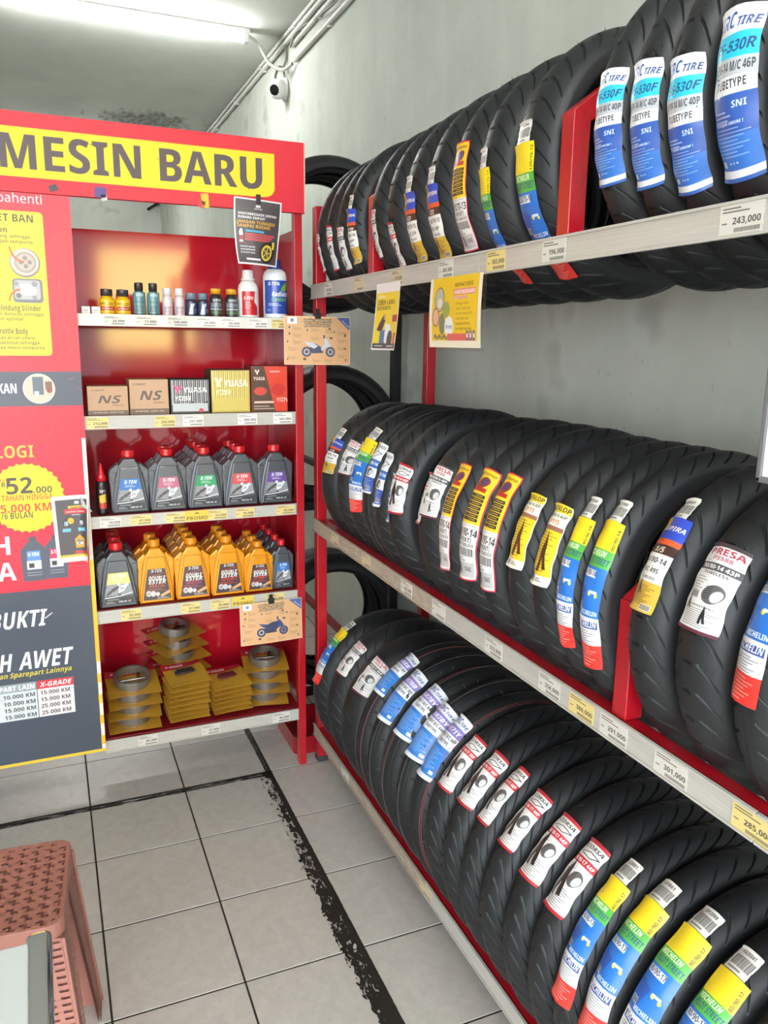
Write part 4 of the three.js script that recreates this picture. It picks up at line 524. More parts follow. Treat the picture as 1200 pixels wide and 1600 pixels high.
// ---------------------------------------------------------------- posters
function sheet(w, h, bend, nx = 16, ny = 10) { // vertical paper facing +z, origin at top middle; bend(u,v) -> z offset
  const g = new THREE.PlaneGeometry(w, h, nx, ny).translate(0, -h / 2, 0), p = g.attributes.position;
  for (let i = 0; i < p.count; i++) { const u = p.getX(i) / w + 0.5, v = -p.getY(i) / h; const q = bend(u, v); p.setZ(i, q[0]); p.setX(i, p.getX(i) + (q[1] ?? 0)); }
  g.computeVertexNormals(); return g;
}
function scooter(g, x, y, s, body, dark, sport) { // side view, wheel base s
  const wheel = (cx, r) => { g.fillStyle = dark; g.beginPath(); g.arc(cx, y, r, 0, 7); g.fill(); g.fillStyle = '#b9b4b4'; g.beginPath(); g.arc(cx, y, r * 0.62, 0, 7); g.fill(); g.fillStyle = dark; g.beginPath(); g.arc(cx, y, r * 0.34, 0, 7); g.fill(); };
  const r = s * 0.2; g.fillStyle = dark; g.beginPath(); g.moveTo(x + s * 0.02, y - r * 0.4); g.lineTo(x + s * 0.35, y - r * 1.7); g.lineTo(x + s * 0.62, y - r * 0.9); g.lineTo(x + s * 0.7, y + r * 0.2); g.lineTo(x + s * 0.25, y + r * 0.3); g.fill();
  g.fillStyle = body; g.beginPath(); g.moveTo(x - s * 0.12, y - r * 2.1); g.lineTo(x + s * 0.3, y - r * 1.7); g.lineTo(x + s * 0.48, y - r * 1.1); g.lineTo(x + s * 0.3, y - r * 0.6); g.lineTo(x + s * 0.05, y - r * 1.3); g.fill();
  g.beginPath(); g.moveTo(x + s * 0.74, y - r * 2.9); g.lineTo(x + s * 0.9, y - r * 2.2); g.lineTo(x + s * 1.02, y - r * 1.1); g.lineTo(x + s * 0.8, y - r * 0.8); g.lineTo(x + s * 0.62, y - r * 0.2); g.lineTo(x + s * 0.6, y - r * 0.8); g.lineTo(x + s * 0.74, y - r * 1.4); g.fill();
  if (sport) { g.fillStyle = dark; g.beginPath(); g.moveTo(x + s * 0.2, y - r * 1.6); g.lineTo(x + s * 0.5, y - r * 2.2); g.lineTo(x + s * 0.78, y - r * 2.3); g.lineTo(x + s * 0.7, y - r * 0.5); g.lineTo(x + s * 0.3, y - r * 0.4); g.fill(); g.strokeStyle = body; g.lineWidth = s * 0.03; g.beginPath(); g.moveTo(x + s * 0.85, y - r * 1.8); g.lineTo(x + s, y); g.stroke(); }
  g.fillStyle = dark; g.fillRect(x + s * 0.7, y - r * 3.3, s * 0.07, r * 0.6); wheel(x, r); wheel(x + s, r);
}
function tanTex(sport) {
  return tex(768, 524, (g, w, h) => {
    g.fillStyle = '#d9a97c'; g.fillRect(0, 0, w, h); g.fillStyle = '#e6e2e2'; g.fillRect(w * 0.05, h * 0.02, w * 0.14, h * 0.14); g.fillStyle = '#7c8694'; g.beginPath(); g.arc(w * 0.12, h * 0.085, 20, 0, 7); g.fill();
    g.fillStyle = '#4f5f96'; g.beginPath(); g.moveTo(w * 0.78, 0); g.lineTo(w, 0); g.lineTo(w, h * 0.29); g.fill(); text(g, 'Ganti rutin', w * 0.87, h * 0.08, 20, '#dfe2ee', { r: 0.72 });
    for (const [s, y] of [['KENALI RESIKONYA', 0.11], ['JIKA TELAT GANTI', 0.2]]) { g.lineWidth = 12; g.strokeStyle = '#5a4434'; g.font = 'bold 34px sans-serif'; g.textAlign = 'center'; g.strokeText(s, w * 0.5, h * y); text(g, s, w * 0.5, h * y, 34, '#e8cda6', { a: 'center' }); }
    const note = (x, y, wd, n) => { text(g, 'Oli', x, y, 11, '#6b5340'); lines(g, x, y + 6, wd, n, 9, 3, '#a5835f'); };
    for (const [x, y] of [[0.13, 0.22], [0.13, 0.36], [0.13, 0.5], [0.06, 0.64], [0.06, 0.82], [0.4, 0.24], [0.4, 0.42], [0.62, 0.27], [0.8, 0.3], [0.8, 0.46], [0.8, 0.62], [0.8, 0.78], [0.42, 0.88], [0.6, 0.88]]) note(w * x, h * y, w * 0.14, 4);
    g.fillStyle = '#5b4a44'; for (const [x, y, a, b] of [[0.08, 0.23, 22, 22], [0.08, 0.36, 18, 30], [0.05, 0.52, 22, 16], [0.05, 0.88, 12, 30], [0.34, 0.28, 14, 26], [0.68, 0.25, 30, 22], [0.75, 0.31, 16, 26], [0.92, 0.38, 22, 34], [0.7, 0.44, 40, 24], [0.92, 0.66, 26, 20], [0.93, 0.9, 14, 30], [0.3, 0.88, 40, 26]]) { g.beginPath(); g.ellipse(w * x, h * y, a / 2, b / 2, 0.2, 0, 7); g.fill(); }
    scooter(g, w * 0.33, h * 0.73, w * 0.36, sport ? '#3c4a86' : '#c4ccd8', sport ? '#3b3f58' : '#4b5068', sport); if (sport) { g.fillStyle = '#b8604a'; g.beginPath(); g.arc(w * 0.69, h * 0.73, 26, 0, 7); g.stroke(); }
    g.strokeStyle = '#efd2b0'; g.lineWidth = 6; g.strokeRect(3, 3, w - 6, h - 6);
  });
}
{
  const mk = (label, pos, w, h, t) => {
    const o = thing('poster', label, 'poster', pos); part('printed_sheet', sheet(w, h, (u, v) => [0.004 * Math.sin(u * 3.1) + 0.002 * v]), paperMat(t), o);
    part('binder_clip', merge([rbox(0.02, 0.018, 0.012, 0.002, 0.0, 0.002, 0.003, 1), box(0.012, 0.016, 0.003, 0, 0.016, 0.003)]), M.clip, o); return o;
  };
  mk('tan motor scooter poster clipped across the rack end post', [0.776, 1.564, 0.016], 0.222, 0.151, tanTex(false)).rotation.z = -0.004;
  mk('tan sports motorcycle poster hanging from the fourth cabinet shelf', [0.608, 0.632, 0.013], 0.213, 0.145, tanTex(true)).rotation.z = 0.01;
  const shock = tex(512, 700, (g, w, h) => {
    g.fillStyle = '#e4dfdf'; g.fillRect(0, 0, w, h); g.fillStyle = '#4a4347'; g.fillRect(16, 16, w - 32, h - 34); text(g, 'PLANET BAN', w * 0.5, h * 0.16, 22, '#cfcbcb', { a: 'center', fit: 90 }); g.fillStyle = '#cfcbcb'; g.fillRect(w * 0.45, h * 0.09, 50, 26);
    text(g, 'SHOCKBREAKER DEPAN', w * 0.08, h * 0.25, 36, '#e6e2e2', { fit: w * 0.82 }); text(g, 'KURANG EMPUK?', w * 0.08, h * 0.305, 36, '#e6e2e2', { fit: w * 0.58 }); text(g, 'JANGAN TUNGGU', w * 0.06, h * 0.375, 46, '#e0aa2e', { fit: w * 0.82 }); text(g, 'SAMPAI RUSAK!', w * 0.06, h * 0.435, 46, '#e0aa2e', { fit: w * 0.72 });
    g.fillStyle = '#e8e4e4'; g.fillRect(w * 0.1, h * 0.49, 40, 120); g.fillRect(w * 0.12, h * 0.46, 24, 30); g.fillStyle = '#b2343c'; g.fillRect(w * 0.1, h * 0.56, 40, 50); g.fillStyle = '#4aa2cc'; g.fillRect(w * 0.24, h * 0.47, w * 0.4, 22); g.fillStyle = '#c24a4e'; for (let k = 0; k < 3; k++) g.fillRect(w * 0.22, h * (0.52 + 0.04 * k), w * (0.66 - 0.05 * k), 22);
    g.fillStyle = '#26221f'; g.beginPath(); g.ellipse(w * 0.72, h * 0.79, 92, 120, 0.3, 0, 7); g.fill(); g.fillStyle = '#d8bc38'; g.beginPath(); g.ellipse(w * 0.71, h * 0.8, 66, 90, 0.3, 0, 7); g.fill(); g.fillStyle = '#4a4347'; g.beginPath(); g.ellipse(w * 0.71, h * 0.8, 46, 66, 0.3, 0, 7); g.fill(); g.strokeStyle = '#d8bc38'; g.lineWidth = 10; for (let k = 0; k < 5; k++) { const a = k * 1.257; g.beginPath(); g.moveTo(w * 0.71, h * 0.8); g.lineTo(w * 0.71 + 56 * Math.cos(a), h * 0.8 + 76 * Math.sin(a)); g.stroke(); } g.fillStyle = '#d8bc38'; g.fillRect(w * 0.84, h * 0.62, 26, 80);
    g.fillStyle = '#c23a44'; for (let k = 0; k < 10; k++) g.fillRect(w * 0.08 + k * 18, h * 0.665 + (k % 2) * 10, 10, 9); ['SEGERA SERVIS', 'SHOCKBREAKER', 'DI PLANET BAN !'].forEach((s, k) => text(g, s, w * 0.1, h * (0.74 + 0.045 * k), 24, '#e0dcdc', { fit: w * 0.34 })); g.fillStyle = '#dfdada'; g.fillRect(w * 0.22, h * 0.9, w * 0.34, 22);
  });
  const o = thing('poster', 'curled dark poster with yellow heading clipped under the sign board', 'poster', [0.587, 1.9, 0.026]);
  part('printed_sheet', sheet(0.146, 0.192, (u, v) => { const c = Math.max(0, v - 0.35); return [0.004 + 0.05 * c * c + 0.012 * Math.sin(u * 3.1) * (0.3 + v), (0.5 - u) * 0.03 * v * v]; }, 18, 18), paperMat(shock), o).rotation.z = -0.06;
  part('binder_clip', rbox(0.014, 0.028, 0.008, 0.002, 0.0, 0.0, 0.006, 1), M.clip, o);
  const fly = tex(420, 780, (g, w, h) => { g.fillStyle = '#e7e3e2'; g.fillRect(0, 0, w, h); g.fillStyle = '#4b464a'; g.fillRect(38, 46, w - 60, h - 110); g.fillStyle = '#d9d5d3'; g.fillRect(w * 0.6, h * 0.09, 50, 30); g.fillStyle = '#dfae2e'; g.fillRect(w * 0.42, h * 0.155, w * 0.5, 30); text(g, 'PROMO PAKET', w * 0.67, h * 0.19, 22, '#3a2f14', { a: 'center' }); g.fillStyle = '#c63846'; rounded(g, w * 0.3, h * 0.2, w * 0.62, 58, 24); g.fill(); text(g, 'GANTI OLI + SERVIS', w * 0.61, h * 0.255, 22, '#eed5d4', { a: 'center' }); text(g, 'lebih hemat', w * 0.62, h * 0.3, 18, '#ddd', { a: 'center' }); oilPic(g, w * 0.24, h * 0.34, 74, 110, '#3a3c44', '#2a2c32', '#6fa2cc'); oilPic(g, w * 0.66, h * 0.34, 74, 110, '#3a3c44', '#2a2c32', '#b0b6c0'); g.fillStyle = '#6fb3d6'; g.fillRect(w * 0.22, h * 0.49, 92, 40); g.fillRect(w * 0.64, h * 0.49, 92, 40); oilPic(g, w * 0.52, h * 0.6, 120, 150, '#d99a22', '#c98a18', '#4a3a44'); g.fillStyle = '#dfae2e'; g.beginPath(); g.arc(w * 0.46, h * 0.38, 36, 0, 7); g.fill(); g.fillRect(38, h * 0.89, w - 60, 28); g.fillStyle = '#c63846'; g.fillRect(w * 0.5, h * 0.84, w * 0.36, 30); });
  const f = thing('flyer', 'small dark flyer with a curled corner taped across the banner edge', 'flyer', [0.004, 1.032, 0.0185]);
  part('printed_sheet', sheet(0.104, 0.202, (u, v) => { const c = Math.max(0, u - 0.62) / 0.38; return [0.001 + 0.032 * c * c * (0.5 + 0.8 * v), -0.022 * c * c * v]; }, 22, 12), paperMat(fly), f).rotation.z = 0.03;
  part('folded_corner', new THREE.BufferGeometry().setFromPoints([new THREE.Vector3(0.028, 0, 0.006), new THREE.Vector3(0.06, -0.052, 0.014), new THREE.Vector3(0.03, -0.03, 0.03)]).setIndex([0, 1, 2]), S({ color: 0xdcd9d8, roughness: 0.7, side: THREE.DoubleSide }), f).geometry.computeVertexNormals();
  // posters under the top rail face the aisle (-x)
  const toAisle = (o) => { o.rotation.y = -Math.PI / 2; return o; };
  const yl = tex(512, 512, (g, w, h) => { g.fillStyle = '#e8e3e2'; g.fillRect(0, 0, w, h); g.fillStyle = '#edcf24'; g.fillRect(14, h * 0.14, w - 28, h * 0.76); text(g, 'pastikan', w * 0.1, h * 0.22, 34, '#efe7cc', { i: 1 }); text(g, 'LEBIH LAMA', w * 0.08, h * 0.32, 52, '#3e2f1c', { fit: w * 0.72 }); text(g, 'BOTAKNYA', w * 0.08, h * 0.4, 44, '#4a3a20', { fit: w * 0.56 }); g.fillStyle = '#4a2f36'; g.beginPath(); g.moveTo(w * 0.36, h * 0.47); g.lineTo(w * 0.2, h * 0.6); g.lineTo(w * 0.12, h * 0.7); g.lineTo(w * 0.32, h * 0.72); g.lineTo(w * 0.44, h * 0.56); g.fill(); g.fillStyle = '#c69a7e'; g.beginPath(); g.ellipse(w * 0.4, h * 0.5, 20, 24, 0, 0, 7); g.fill(); g.fillStyle = '#4f77a6'; g.beginPath(); g.moveTo(w * 0.26, h * 0.72); g.lineTo(w * 0.5, h * 0.68); g.lineTo(w * 0.46, h * 0.9); g.lineTo(w * 0.26, h * 0.9); g.fill(); g.fillStyle = '#e4e6ea'; g.beginPath(); g.moveTo(w * 0.46, h * 0.6); g.lineTo(w * 0.66, h * 0.62); g.lineTo(w * 0.78, h * 0.78); g.lineTo(w * 0.62, h * 0.76); g.lineTo(w * 0.52, h * 0.9); g.lineTo(w * 0.44, h * 0.86); g.fill(); g.fillStyle = '#2f2f38'; g.beginPath(); g.ellipse(w * 0.68, h * 0.84, 62, 70, 0.2, 0, 7); g.fill(); g.fillStyle = '#c6453a'; g.fillRect(w * 0.84, h * 0.74, 50, 84); g.fillStyle = '#3a3f44'; g.fillRect(14, h * 0.9, w - 28, h * 0.075); g.fillStyle = '#d6d6d4'; g.fillRect(w * 0.1, h * 0.93, w * 0.3, 8); g.fillRect(w * 0.58, h * 0.93, w * 0.3, 8); g.fillStyle = '#b8343a'; g.fillRect(w * 0.74, h * 0.48, 110, 50); });
  const a = toAisle(thing('poster', 'small yellow paper poster hanging under the top rail beside the larger sleeve', 'poster', [XF - 0.009, 1.632, 0.615]));
  part('printed_sheet', sheet(0.15, 0.165, (u, v) => [0.01 * v * v - 0.006 * Math.sin(u * 3) * v, -0.014 * v], 12, 12), paperMat(yl), a);
  const fr = tex(768, 512, (g, w, h) => { g.fillStyle = '#e6ddc6'; g.fillRect(0, 0, w, h); g.fillStyle = '#e3bc22'; g.fillRect(46, 0, w - 92, h * 0.9); text(g, 'MANFAAT SERVIS', w * 0.5, h * 0.15, 40, '#6a4d16', { fit: w * 0.34 }); g.fillStyle = '#d98a78'; g.fillRect(w * 0.48, h * 0.18, w * 0.42, 44); text(g, 'GANTI MESIN BARU', w * 0.5, h * 0.25, 36, '#f2ded2', { fit: w * 0.38 }); g.fillStyle = '#d8a08c'; g.fillRect(w * 0.48, h * 0.28, w * 0.26, 22); const el = (x, y, rx, ry, c) => { g.fillStyle = c; g.beginPath(); g.ellipse(w * x, h * y, rx, ry, 0, 0, 7); g.fill(); }; el(0.21, 0.31, 76, 92, '#7d6a3c'); el(0.21, 0.31, 66, 82, '#b0ab98'); el(0.22, 0.36, 40, 34, '#d2cec2'); el(0.14, 0.56, 58, 70, '#7a4a2a'); el(0.14, 0.56, 48, 60, '#d8a88a'); el(0.35, 0.46, 56, 60, '#8d9a4a'); el(0.27, 0.66, 46, 80, '#7a7a5e'); el(0.41, 0.7, 66, 74, '#e2e0de'); text(g, '60 mnt', w * 0.41, h * 0.73, 38, '#3a3f8a', { a: 'center', fit: 96 }); for (let k = 0; k < 6; k++) el(0.13 + 0.045 * k, 0.84 + 0.02 * (k % 2), 16, 18, k % 2 ? '#7d8a5a' : '#8a5a4a'); ['Tenaga mesin', 'tetap optimal', 'irit dan hemat oli', 'mesin lebih awet', 'Pengembalian Performa', 'Hasil seperti motor baru'].forEach((s, k) => text(g, s, w * 0.54, h * (0.4 + 0.07 * k), 26, '#7a5c1a', { w: k > 3 ? 'bold' : 'normal', fit: w * (0.24 + 0.03 * (k % 3)) })); g.fillStyle = '#d8605a'; g.fillRect(w * 0.38, h * 0.8, w * 0.5, h * 0.1); for (let k = 0; k < 3; k++) { g.fillStyle = '#74706c'; g.fillRect(w * (0.74 + 0.06 * k), h * 0.76, 34, 72); g.fillStyle = '#d8d4d0'; g.fillRect(w * (0.745 + 0.06 * k), h * 0.8, 24, 30); } });
  const b = toAisle(thing('poster', 'yellow service poster in a clear sleeve hanging under the top rail', 'poster', [XF - 0.0095, 1.623, 0.975]));
  part('printed_sheet', sheet(0.232, 0.146, (u, v) => [0.003 * Math.sin(v * 3)], 8, 8), paperMat(fr), b);
  part('sleeve', rboxAt(-0.122, 0.122, -0.152, 0, -0.004, -0.003, 0.0004), M.clear, b);
  const c = toAisle(thing('poster', 'white framed notice hanging under the top rail past the last divider', 'poster', [XF - 0.0095, 1.623, 1.905]));
  part('frame', merge([rboxAt(-0.115, 0.115, -0.3, -0.292, -0.004, 0.004, 0.002), rboxAt(-0.115, -0.107, -0.3, 0, -0.004, 0.004, 0.002), rboxAt(0.107, 0.115, -0.3, 0, -0.004, 0.004, 0.002)]), S({ color: 0x6a6a6c, roughness: 0.4 }), c);
  part('paper', boxAt(-0.107, 0.107, -0.292, 0, -0.002, 0.001), M.paper, c);
}

// ---------------------------------------------------------------- goods on the shelves
function copyOf(src, pos, label, turn = 0) { const c = src.clone(); c.name = numbered(src.name.replace(/_\d{3}$/, '')); c.position.set(...pos); c.rotation.y = turn; c.userData = { ...src.userData }; if (label) c.userData.label = label; scene.add(c); return c; }
// a wrap-around label: part of a cylinder facing +z
const wrap = (r, h, y, arc = 2.4) => new THREE.CylinderGeometry(r, r, h, 28, 1, true, -arc / 2, arc).translate(0, y + h / 2, 0);
const GOODS = atlas(2048, 1024, 256, 256), goodsMat = P({ map: GOODS.t, roughness: 0.35, clearcoat: 0.4 });
function bottle(name, label, pos, pts, bodyMat, capPts, capMat, lab, group) {
  const o = thing(name, label, 'bottle', pos, group);
  part('body', lathe(pts, 32), bodyMat, o); part('cap', lathe(capPts, 28), capMat, o);
  if (lab) { const [r, h, y, arc, key, draw] = lab; part('label', GOODS.uv(wrap(r, h, y, arc), GOODS.cell(key, draw)), goodsMat, o); }
  return o;
}
const plastic = (c, r = 0.32) => P({ color: c, roughness: r, clearcoat: 0.25 });
const body = (r, h, nr, nh) => [[0, 0], [r - 0.002, 0], [r, 0.003], [r, h * 0.78], [r * 0.93, h * 0.87], [nr, h * 0.95], [nr, h + nh], [0, h + nh]];
const cap = (r, y, h) => [[0, y], [r, y], [r, y + h - 0.002], [r - 0.002, y + h], [0, y + h]];
const S1 = SHY[0] + 0.0004, gz = -0.045;
{
  const yb = bottle('small_bottle', 'squat yellow bottle with dark cap, next to the small white boxes', [0.145, S1, gz], body(0.022, 0.052, 0.015, 0.004), plastic(0xe8b416), cap(0.017, 0.053, 0.02), plastic(0x3a3234), [0.0223, 0.034, 0.006, 2.6, 'nc', (g, w, h) => { g.fillStyle = '#e9bb1a'; g.fillRect(0, 0, w, h); text(g, 'MC', 20, 90, 66, '#2a2418', {}); text(g, 'TURBO', 120, 70, 30, '#2a2418'); text(g, 'NITRO', 120, 104, 30, '#2a2418'); g.fillStyle = '#b6322a'; g.fillRect(20, 130, 216, 80); text(g, 'OCTANE', 40, 186, 40, '#f2dcc0'); }], 'small bottles on the top shelf');
  copyOf(yb, [0.19, S1, gz], 'squat yellow bottle with dark cap, next to the teal bottles');
  const tb = bottle('small_bottle', 'slim teal bottle with dark cap, next to the yellow bottles', [0.237, S1, gz], body(0.0185, 0.072, 0.012, 0.003), plastic(0x2f4a50), cap(0.0125, 0.073, 0.022), plastic(0x2e2a2c), [0.0188, 0.062, 0.005, 2.4, 'tl', (g, w, h) => { g.fillStyle = '#5f8a90'; g.fillRect(0, 0, w, h); text(g, 'X-TEN', 128, 50, 44, '#d3e2e2', { a: 'center' }); text(g, 'TUNE UP', 128, 130, 34, '#23363a', { a: 'center' }); lines(g, 50, 160, 150, 5, 16, 6, '#2f464a'); }], 'small bottles on the top shelf');
  copyOf(tb, [0.278, S1, gz], 'slim teal bottle with dark cap, next to the pale bottles');
  const wb = bottle('small_bottle', 'slim pale pinkish bottle, next to the teal bottles', [0.319, S1, gz], body(0.0155, 0.06, 0.012, 0.002), plastic(0xcfc2c4), cap(0.013, 0.061, 0.021), plastic(0xe2d8d8), [0.0158, 0.05, 0.005, 2.6, 'wh', (g, w, h) => { g.fillStyle = '#cbb9bf'; g.fillRect(0, 0, w, h); lines(g, 40, 30, 170, 5, 20, 7, '#e9e2e4'); text(g, 'Injector', 128, 170, 44, '#5a4650', { a: 'center' }); lines(g, 40, 190, 170, 3, 16, 6, '#8f7a84'); }], 'small bottles on the top shelf');
  copyOf(wb, [0.355, S1, gz], 'slim pale pinkish bottle, next to the navy bottles');
  const nb = bottle('small_bottle', 'navy bottle with blue grey cap, next to the pale bottles', [0.39, S1, gz], body(0.0175, 0.05, 0.014, 0.002), plastic(0x2a2c44), cap(0.0155, 0.051, 0.019), plastic(0x6f7f94), [0.0178, 0.04, 0.004, 2.5, 'nv', (g, w, h) => { g.fillStyle = '#2d3050'; g.fillRect(0, 0, w, h); g.fillStyle = '#b9bfce'; g.beginPath(); g.moveTo(60, 240); g.lineTo(110, 40); g.lineTo(190, 30); g.lineTo(150, 120); g.lineTo(150, 240); g.fill(); lines(g, 160, 130, 80, 5, 18, 7, '#8f97b4'); }], 'small bottles on the top shelf');
  copyOf(nb, [0.425, S1, gz], 'navy bottle with blue grey cap, next to the orange capped bottles');
  const bb = bottle('small_bottle', 'black bottle with orange cap, next to the navy bottles', [0.466, S1, gz], body(0.021, 0.068, 0.014, 0.003), plastic(0x23262a), cap(0.0165, 0.069, 0.0165), plastic(0xe29a14), [0.0213, 0.052, 0.004, 2.6, 'bk', (g, w, h) => { g.fillStyle = '#2b2f34'; g.fillRect(0, 0, w, h); text(g, 'X-TEN', 128, 44, 44, '#cdd2d4', { a: 'center' }); g.fillStyle = '#59636a'; g.fillRect(20, 64, 216, 70); lines(g, 40, 72, 170, 4, 15, 5, '#9aa6ac'); text(g, 'Chain Cleaner', 128, 170, 36, '#dfe4e6', { a: 'center', fit: 210 }); g.fillStyle = '#48603e'; g.fillRect(20, 185, 216, 44); }], 'small bottles on the top shelf');
  copyOf(bb, [0.514, S1, gz], 'black bottle with orange cap, next to the white bottle');
  bottle('bottle', 'white bottle with white cap and red label on the top shelf', [0.568, S1, gz], [[0, 0], [0.03, 0], [0.032, 0.004], [0.032, 0.088], [0.029, 0.1], [0.02, 0.111], [0.0185, 0.116], [0, 0.116]], plastic(0xeceae6), [[0, 0.112], [0.0205, 0.112], [0.021, 0.119], [0.0178, 0.121], [0.0165, 0.143], [0.015, 0.145], [0, 0.145]], plastic(0xf0eeea), [0.0323, 0.072, 0.008, 1.75, 'brake', (g, w, h) => { g.fillStyle = '#e6dcd8'; g.fillRect(0, 0, w, h); g.fillStyle = '#c4202c'; g.beginPath(); g.moveTo(0, 0); g.lineTo(200, 0); g.lineTo(180, 110); g.lineTo(240, 170); g.lineTo(240, 256); g.lineTo(0, 256); g.fill(); text(g, 'X-TEN', 24, 90, 46, '#f4e9e6', { i: 1, fit: 140 }); text(g, 'Brake', 50, 130, 26, '#f0d8d4', { w: 'normal' }); text(g, 'Master', 50, 158, 26, '#f0d8d4', { w: 'normal' }); text(g, 'Fluid', 50, 186, 26, '#f0d8d4', { w: 'normal' }); }]);
  bottle('bottle', 'large white bottle with blue cap and blue coolant label', [0.655, S1, gz], [[0, 0], [0.0365, 0], [0.038, 0.004], [0.038, 0.128], [0.034, 0.142], [0.022, 0.151], [0.019, 0.154], [0, 0.154]], plastic(0xe8ecee), [[0, 0.15], [0.0225, 0.15], [0.0225, 0.158], [0.0195, 0.161], [0.0185, 0.179], [0.017, 0.181], [0, 0.181]], plastic(0x21408e), [0.0383, 0.102, 0.014, 2.5, 'coolant', (g, w, h) => { g.fillStyle = '#24489e'; g.fillRect(0, 0, w, h); text(g, 'X-TEN', 40, 40, 36, '#e9eef6', {}); g.fillStyle = '#6fb03e'; g.beginPath(); g.moveTo(150, 80); g.quadraticCurveTo(170, 20, 230, 10); g.quadraticCurveTo(240, 60, 190, 84); g.fill(); text(g, 'Radiator', 70, 122, 48, '#f0f3f8', { i: 1, fit: 170 }); text(g, 'Coolant', 66, 160, 42, '#6fb846', { i: 1, fit: 150 }); lines(g, 40, 176, 120, 2, 12, 5, '#bcc9e2'); text(g, '1 L', 30, 236, 24, '#c9d4ea'); }]);
  const bx = (x, lab) => { const o = thing('small_box', lab, 'box', [x, S1, gz], 'small white boxes on the top shelf'); part('carton', GOODS.uv(rbox(0.024, 0.022, 0.03, 0.001, 0, 0.011, 0, 1), GOODS.cell('sb', (g, w, h) => { g.fillStyle = '#e4e0dc'; g.fillRect(0, 0, w, h); text(g, 'NGK', 128, 150, 60, '#5a5a62', { a: 'center' }); lines(g, 30, 180, 190, 2, 22, 8, '#9a9aa0'); })), goodsMat, o); };
  bx(0.0845, 'tiny white carton at the cabinet side on the top shelf'); bx(0.1125, 'tiny white carton touching the yellow bottle side on the top shelf');
}
// battery cartons
{
  const y = SHY[1] + 0.0004;
  const carton = (x0, x1, h, d, key, draw, label, side, z = -0.012) => { const o = thing('battery_carton', label, 'box', [(x0 + x1) / 2, y, z - d / 2], 'battery cartons on the second shelf'); const w = x1 - x0 - 0.003; part('carton', rbox(w, h, d, 0.0015, 0, h / 2, 0, 1), S({ color: side, roughness: 0.75 }), o); part('front_print', GOODS.uv(new THREE.BoxGeometry(w - 0.003, h - 0.003, 0.0006), GOODS.cell(key, draw)), goodsMat, o, [0, h / 2, d / 2 + 0.0004]); return o; };
  const ns = (dark) => (g, w, h) => { g.fillStyle = dark ? '#b78f6c' : '#b48a64'; g.fillRect(0, 0, w, h); g.fillStyle = '#5f4636'; g.fillRect(0, h * 0.84, w, h * 0.16); text(g, 'X-SMART', 22, 40, 20, '#4a3a30', { i: 1 }); text(g, 'NS', 128, 150, 96, '#4a3c34', { a: 'center', i: 1, fit: 150 }); text(g, 'battery', 190, 176, 20, '#5a4638', { a: 'center', i: 1 }); text(g, 'HI PERFORM - MAINT. FREE', 128, 238, 15, '#c9ab8c', { a: 'center' }); };
  carton(0.07, 0.189, 0.087, 0.07, 'ns1', ns(0), 'low brown battery carton reading NS at the left end', 0xa47c58);
  carton(0.19, 0.308, 0.106, 0.085, 'ns2', ns(1), 'taller brown battery carton reading NS beside the silver striped one', 0xa9815c);
  const stripes = (bg, ln, red) => (g, w, h) => { g.fillStyle = bg; g.fillRect(0, 0, w, h); for (let x = 6; x < w; x += 9 + (x * 13 % 7)) { g.fillStyle = ln; g.fillRect(x, 6, 4 + (x * 7 % 4), h * 0.62 + (x * 31 % 40)); } g.fillStyle = red; g.beginPath(); g.moveTo(20, 46); g.lineTo(40, 46); g.lineTo(48, 70); g.lineTo(56, 46); g.lineTo(76, 46); g.lineTo(58, 84); g.lineTo(58, 100); g.lineTo(38, 100); g.lineTo(38, 84); g.fill(); text(g, 'YUASA', 84, 98, 54, '#eeeae6', { fit: 158 }); };
  carton(0.31, 0.432, 0.106, 0.09, 'yu1', (g, w, h) => { stripes('#2c2c30', '#c6c6ca', '#c64a7a')(g, w, h); text(g, 'YTZ5S', 20, 158, 44, '#e6e4e2', { i: 1, fit: 110 }); g.fillStyle = '#b9bcc0'; g.fillRect(10, 180, 236, 62); g.fillStyle = '#c23a4a'; g.beginPath(); g.arc(200, 236, 16, 0, 7); g.fill(); }, 'black and silver striped battery carton with low lid', 0x2b2a2c);
  carton(0.434, 0.561, 0.134, 0.1, 'yu2', (g, w, h) => { stripes('#b79f4a', '#e6d78a', '#e9dfb8')(g, w, h); text(g, 'YTZ6V', 26, 148, 42, '#f0e6c4', { i: 1, fit: 100 }); g.fillStyle = '#cdb860'; g.fillRect(10, 170, 236, 76); }, 'gold striped battery carton with dark lid', 0x4a3a24);
  carton(0.562, 0.684, 0.146, 0.1, 'yu3', (g, w, h) => { g.fillStyle = '#4f3a32'; g.fillRect(0, 0, w, h); g.fillStyle = '#d63a26'; g.beginPath(); g.moveTo(90, 0); g.lineTo(256, 0); g.lineTo(256, 256); g.lineTo(170, 256); g.lineTo(130, 130); g.fill(); g.fillStyle = '#c22a28'; g.beginPath(); g.ellipse(190, 130, 52, 34, 0, 0, 7); g.fill(); text(g, 'YUASA', 14, 78, 26, '#e6cfc4'); g.fillStyle = '#c8443a'; g.beginPath(); g.ellipse(62, 140, 46, 24, 0, 0, 7); g.fill(); g.fillStyle = '#d8b4a8'; g.fillRect(16, 196, 140, 12); text(g, 'YTZ7V', 176, 200, 30, '#eec9b8'); lines(g, 14, 222, 150, 2, 14, 6, '#b49a8c'); lines(g, 130, 26, 100, 1, 10, 7, '#f0b4a4'); g.fillStyle = '#e6cfc4'; g.beginPath(); g.moveTo(22, 20); g.lineTo(34, 20); g.lineTo(40, 34); g.lineTo(46, 20); g.lineTo(58, 20); g.lineTo(40, 50); g.fill(); }, 'brown and red battery carton, tallest on the second shelf', 0x9a2a20);
}
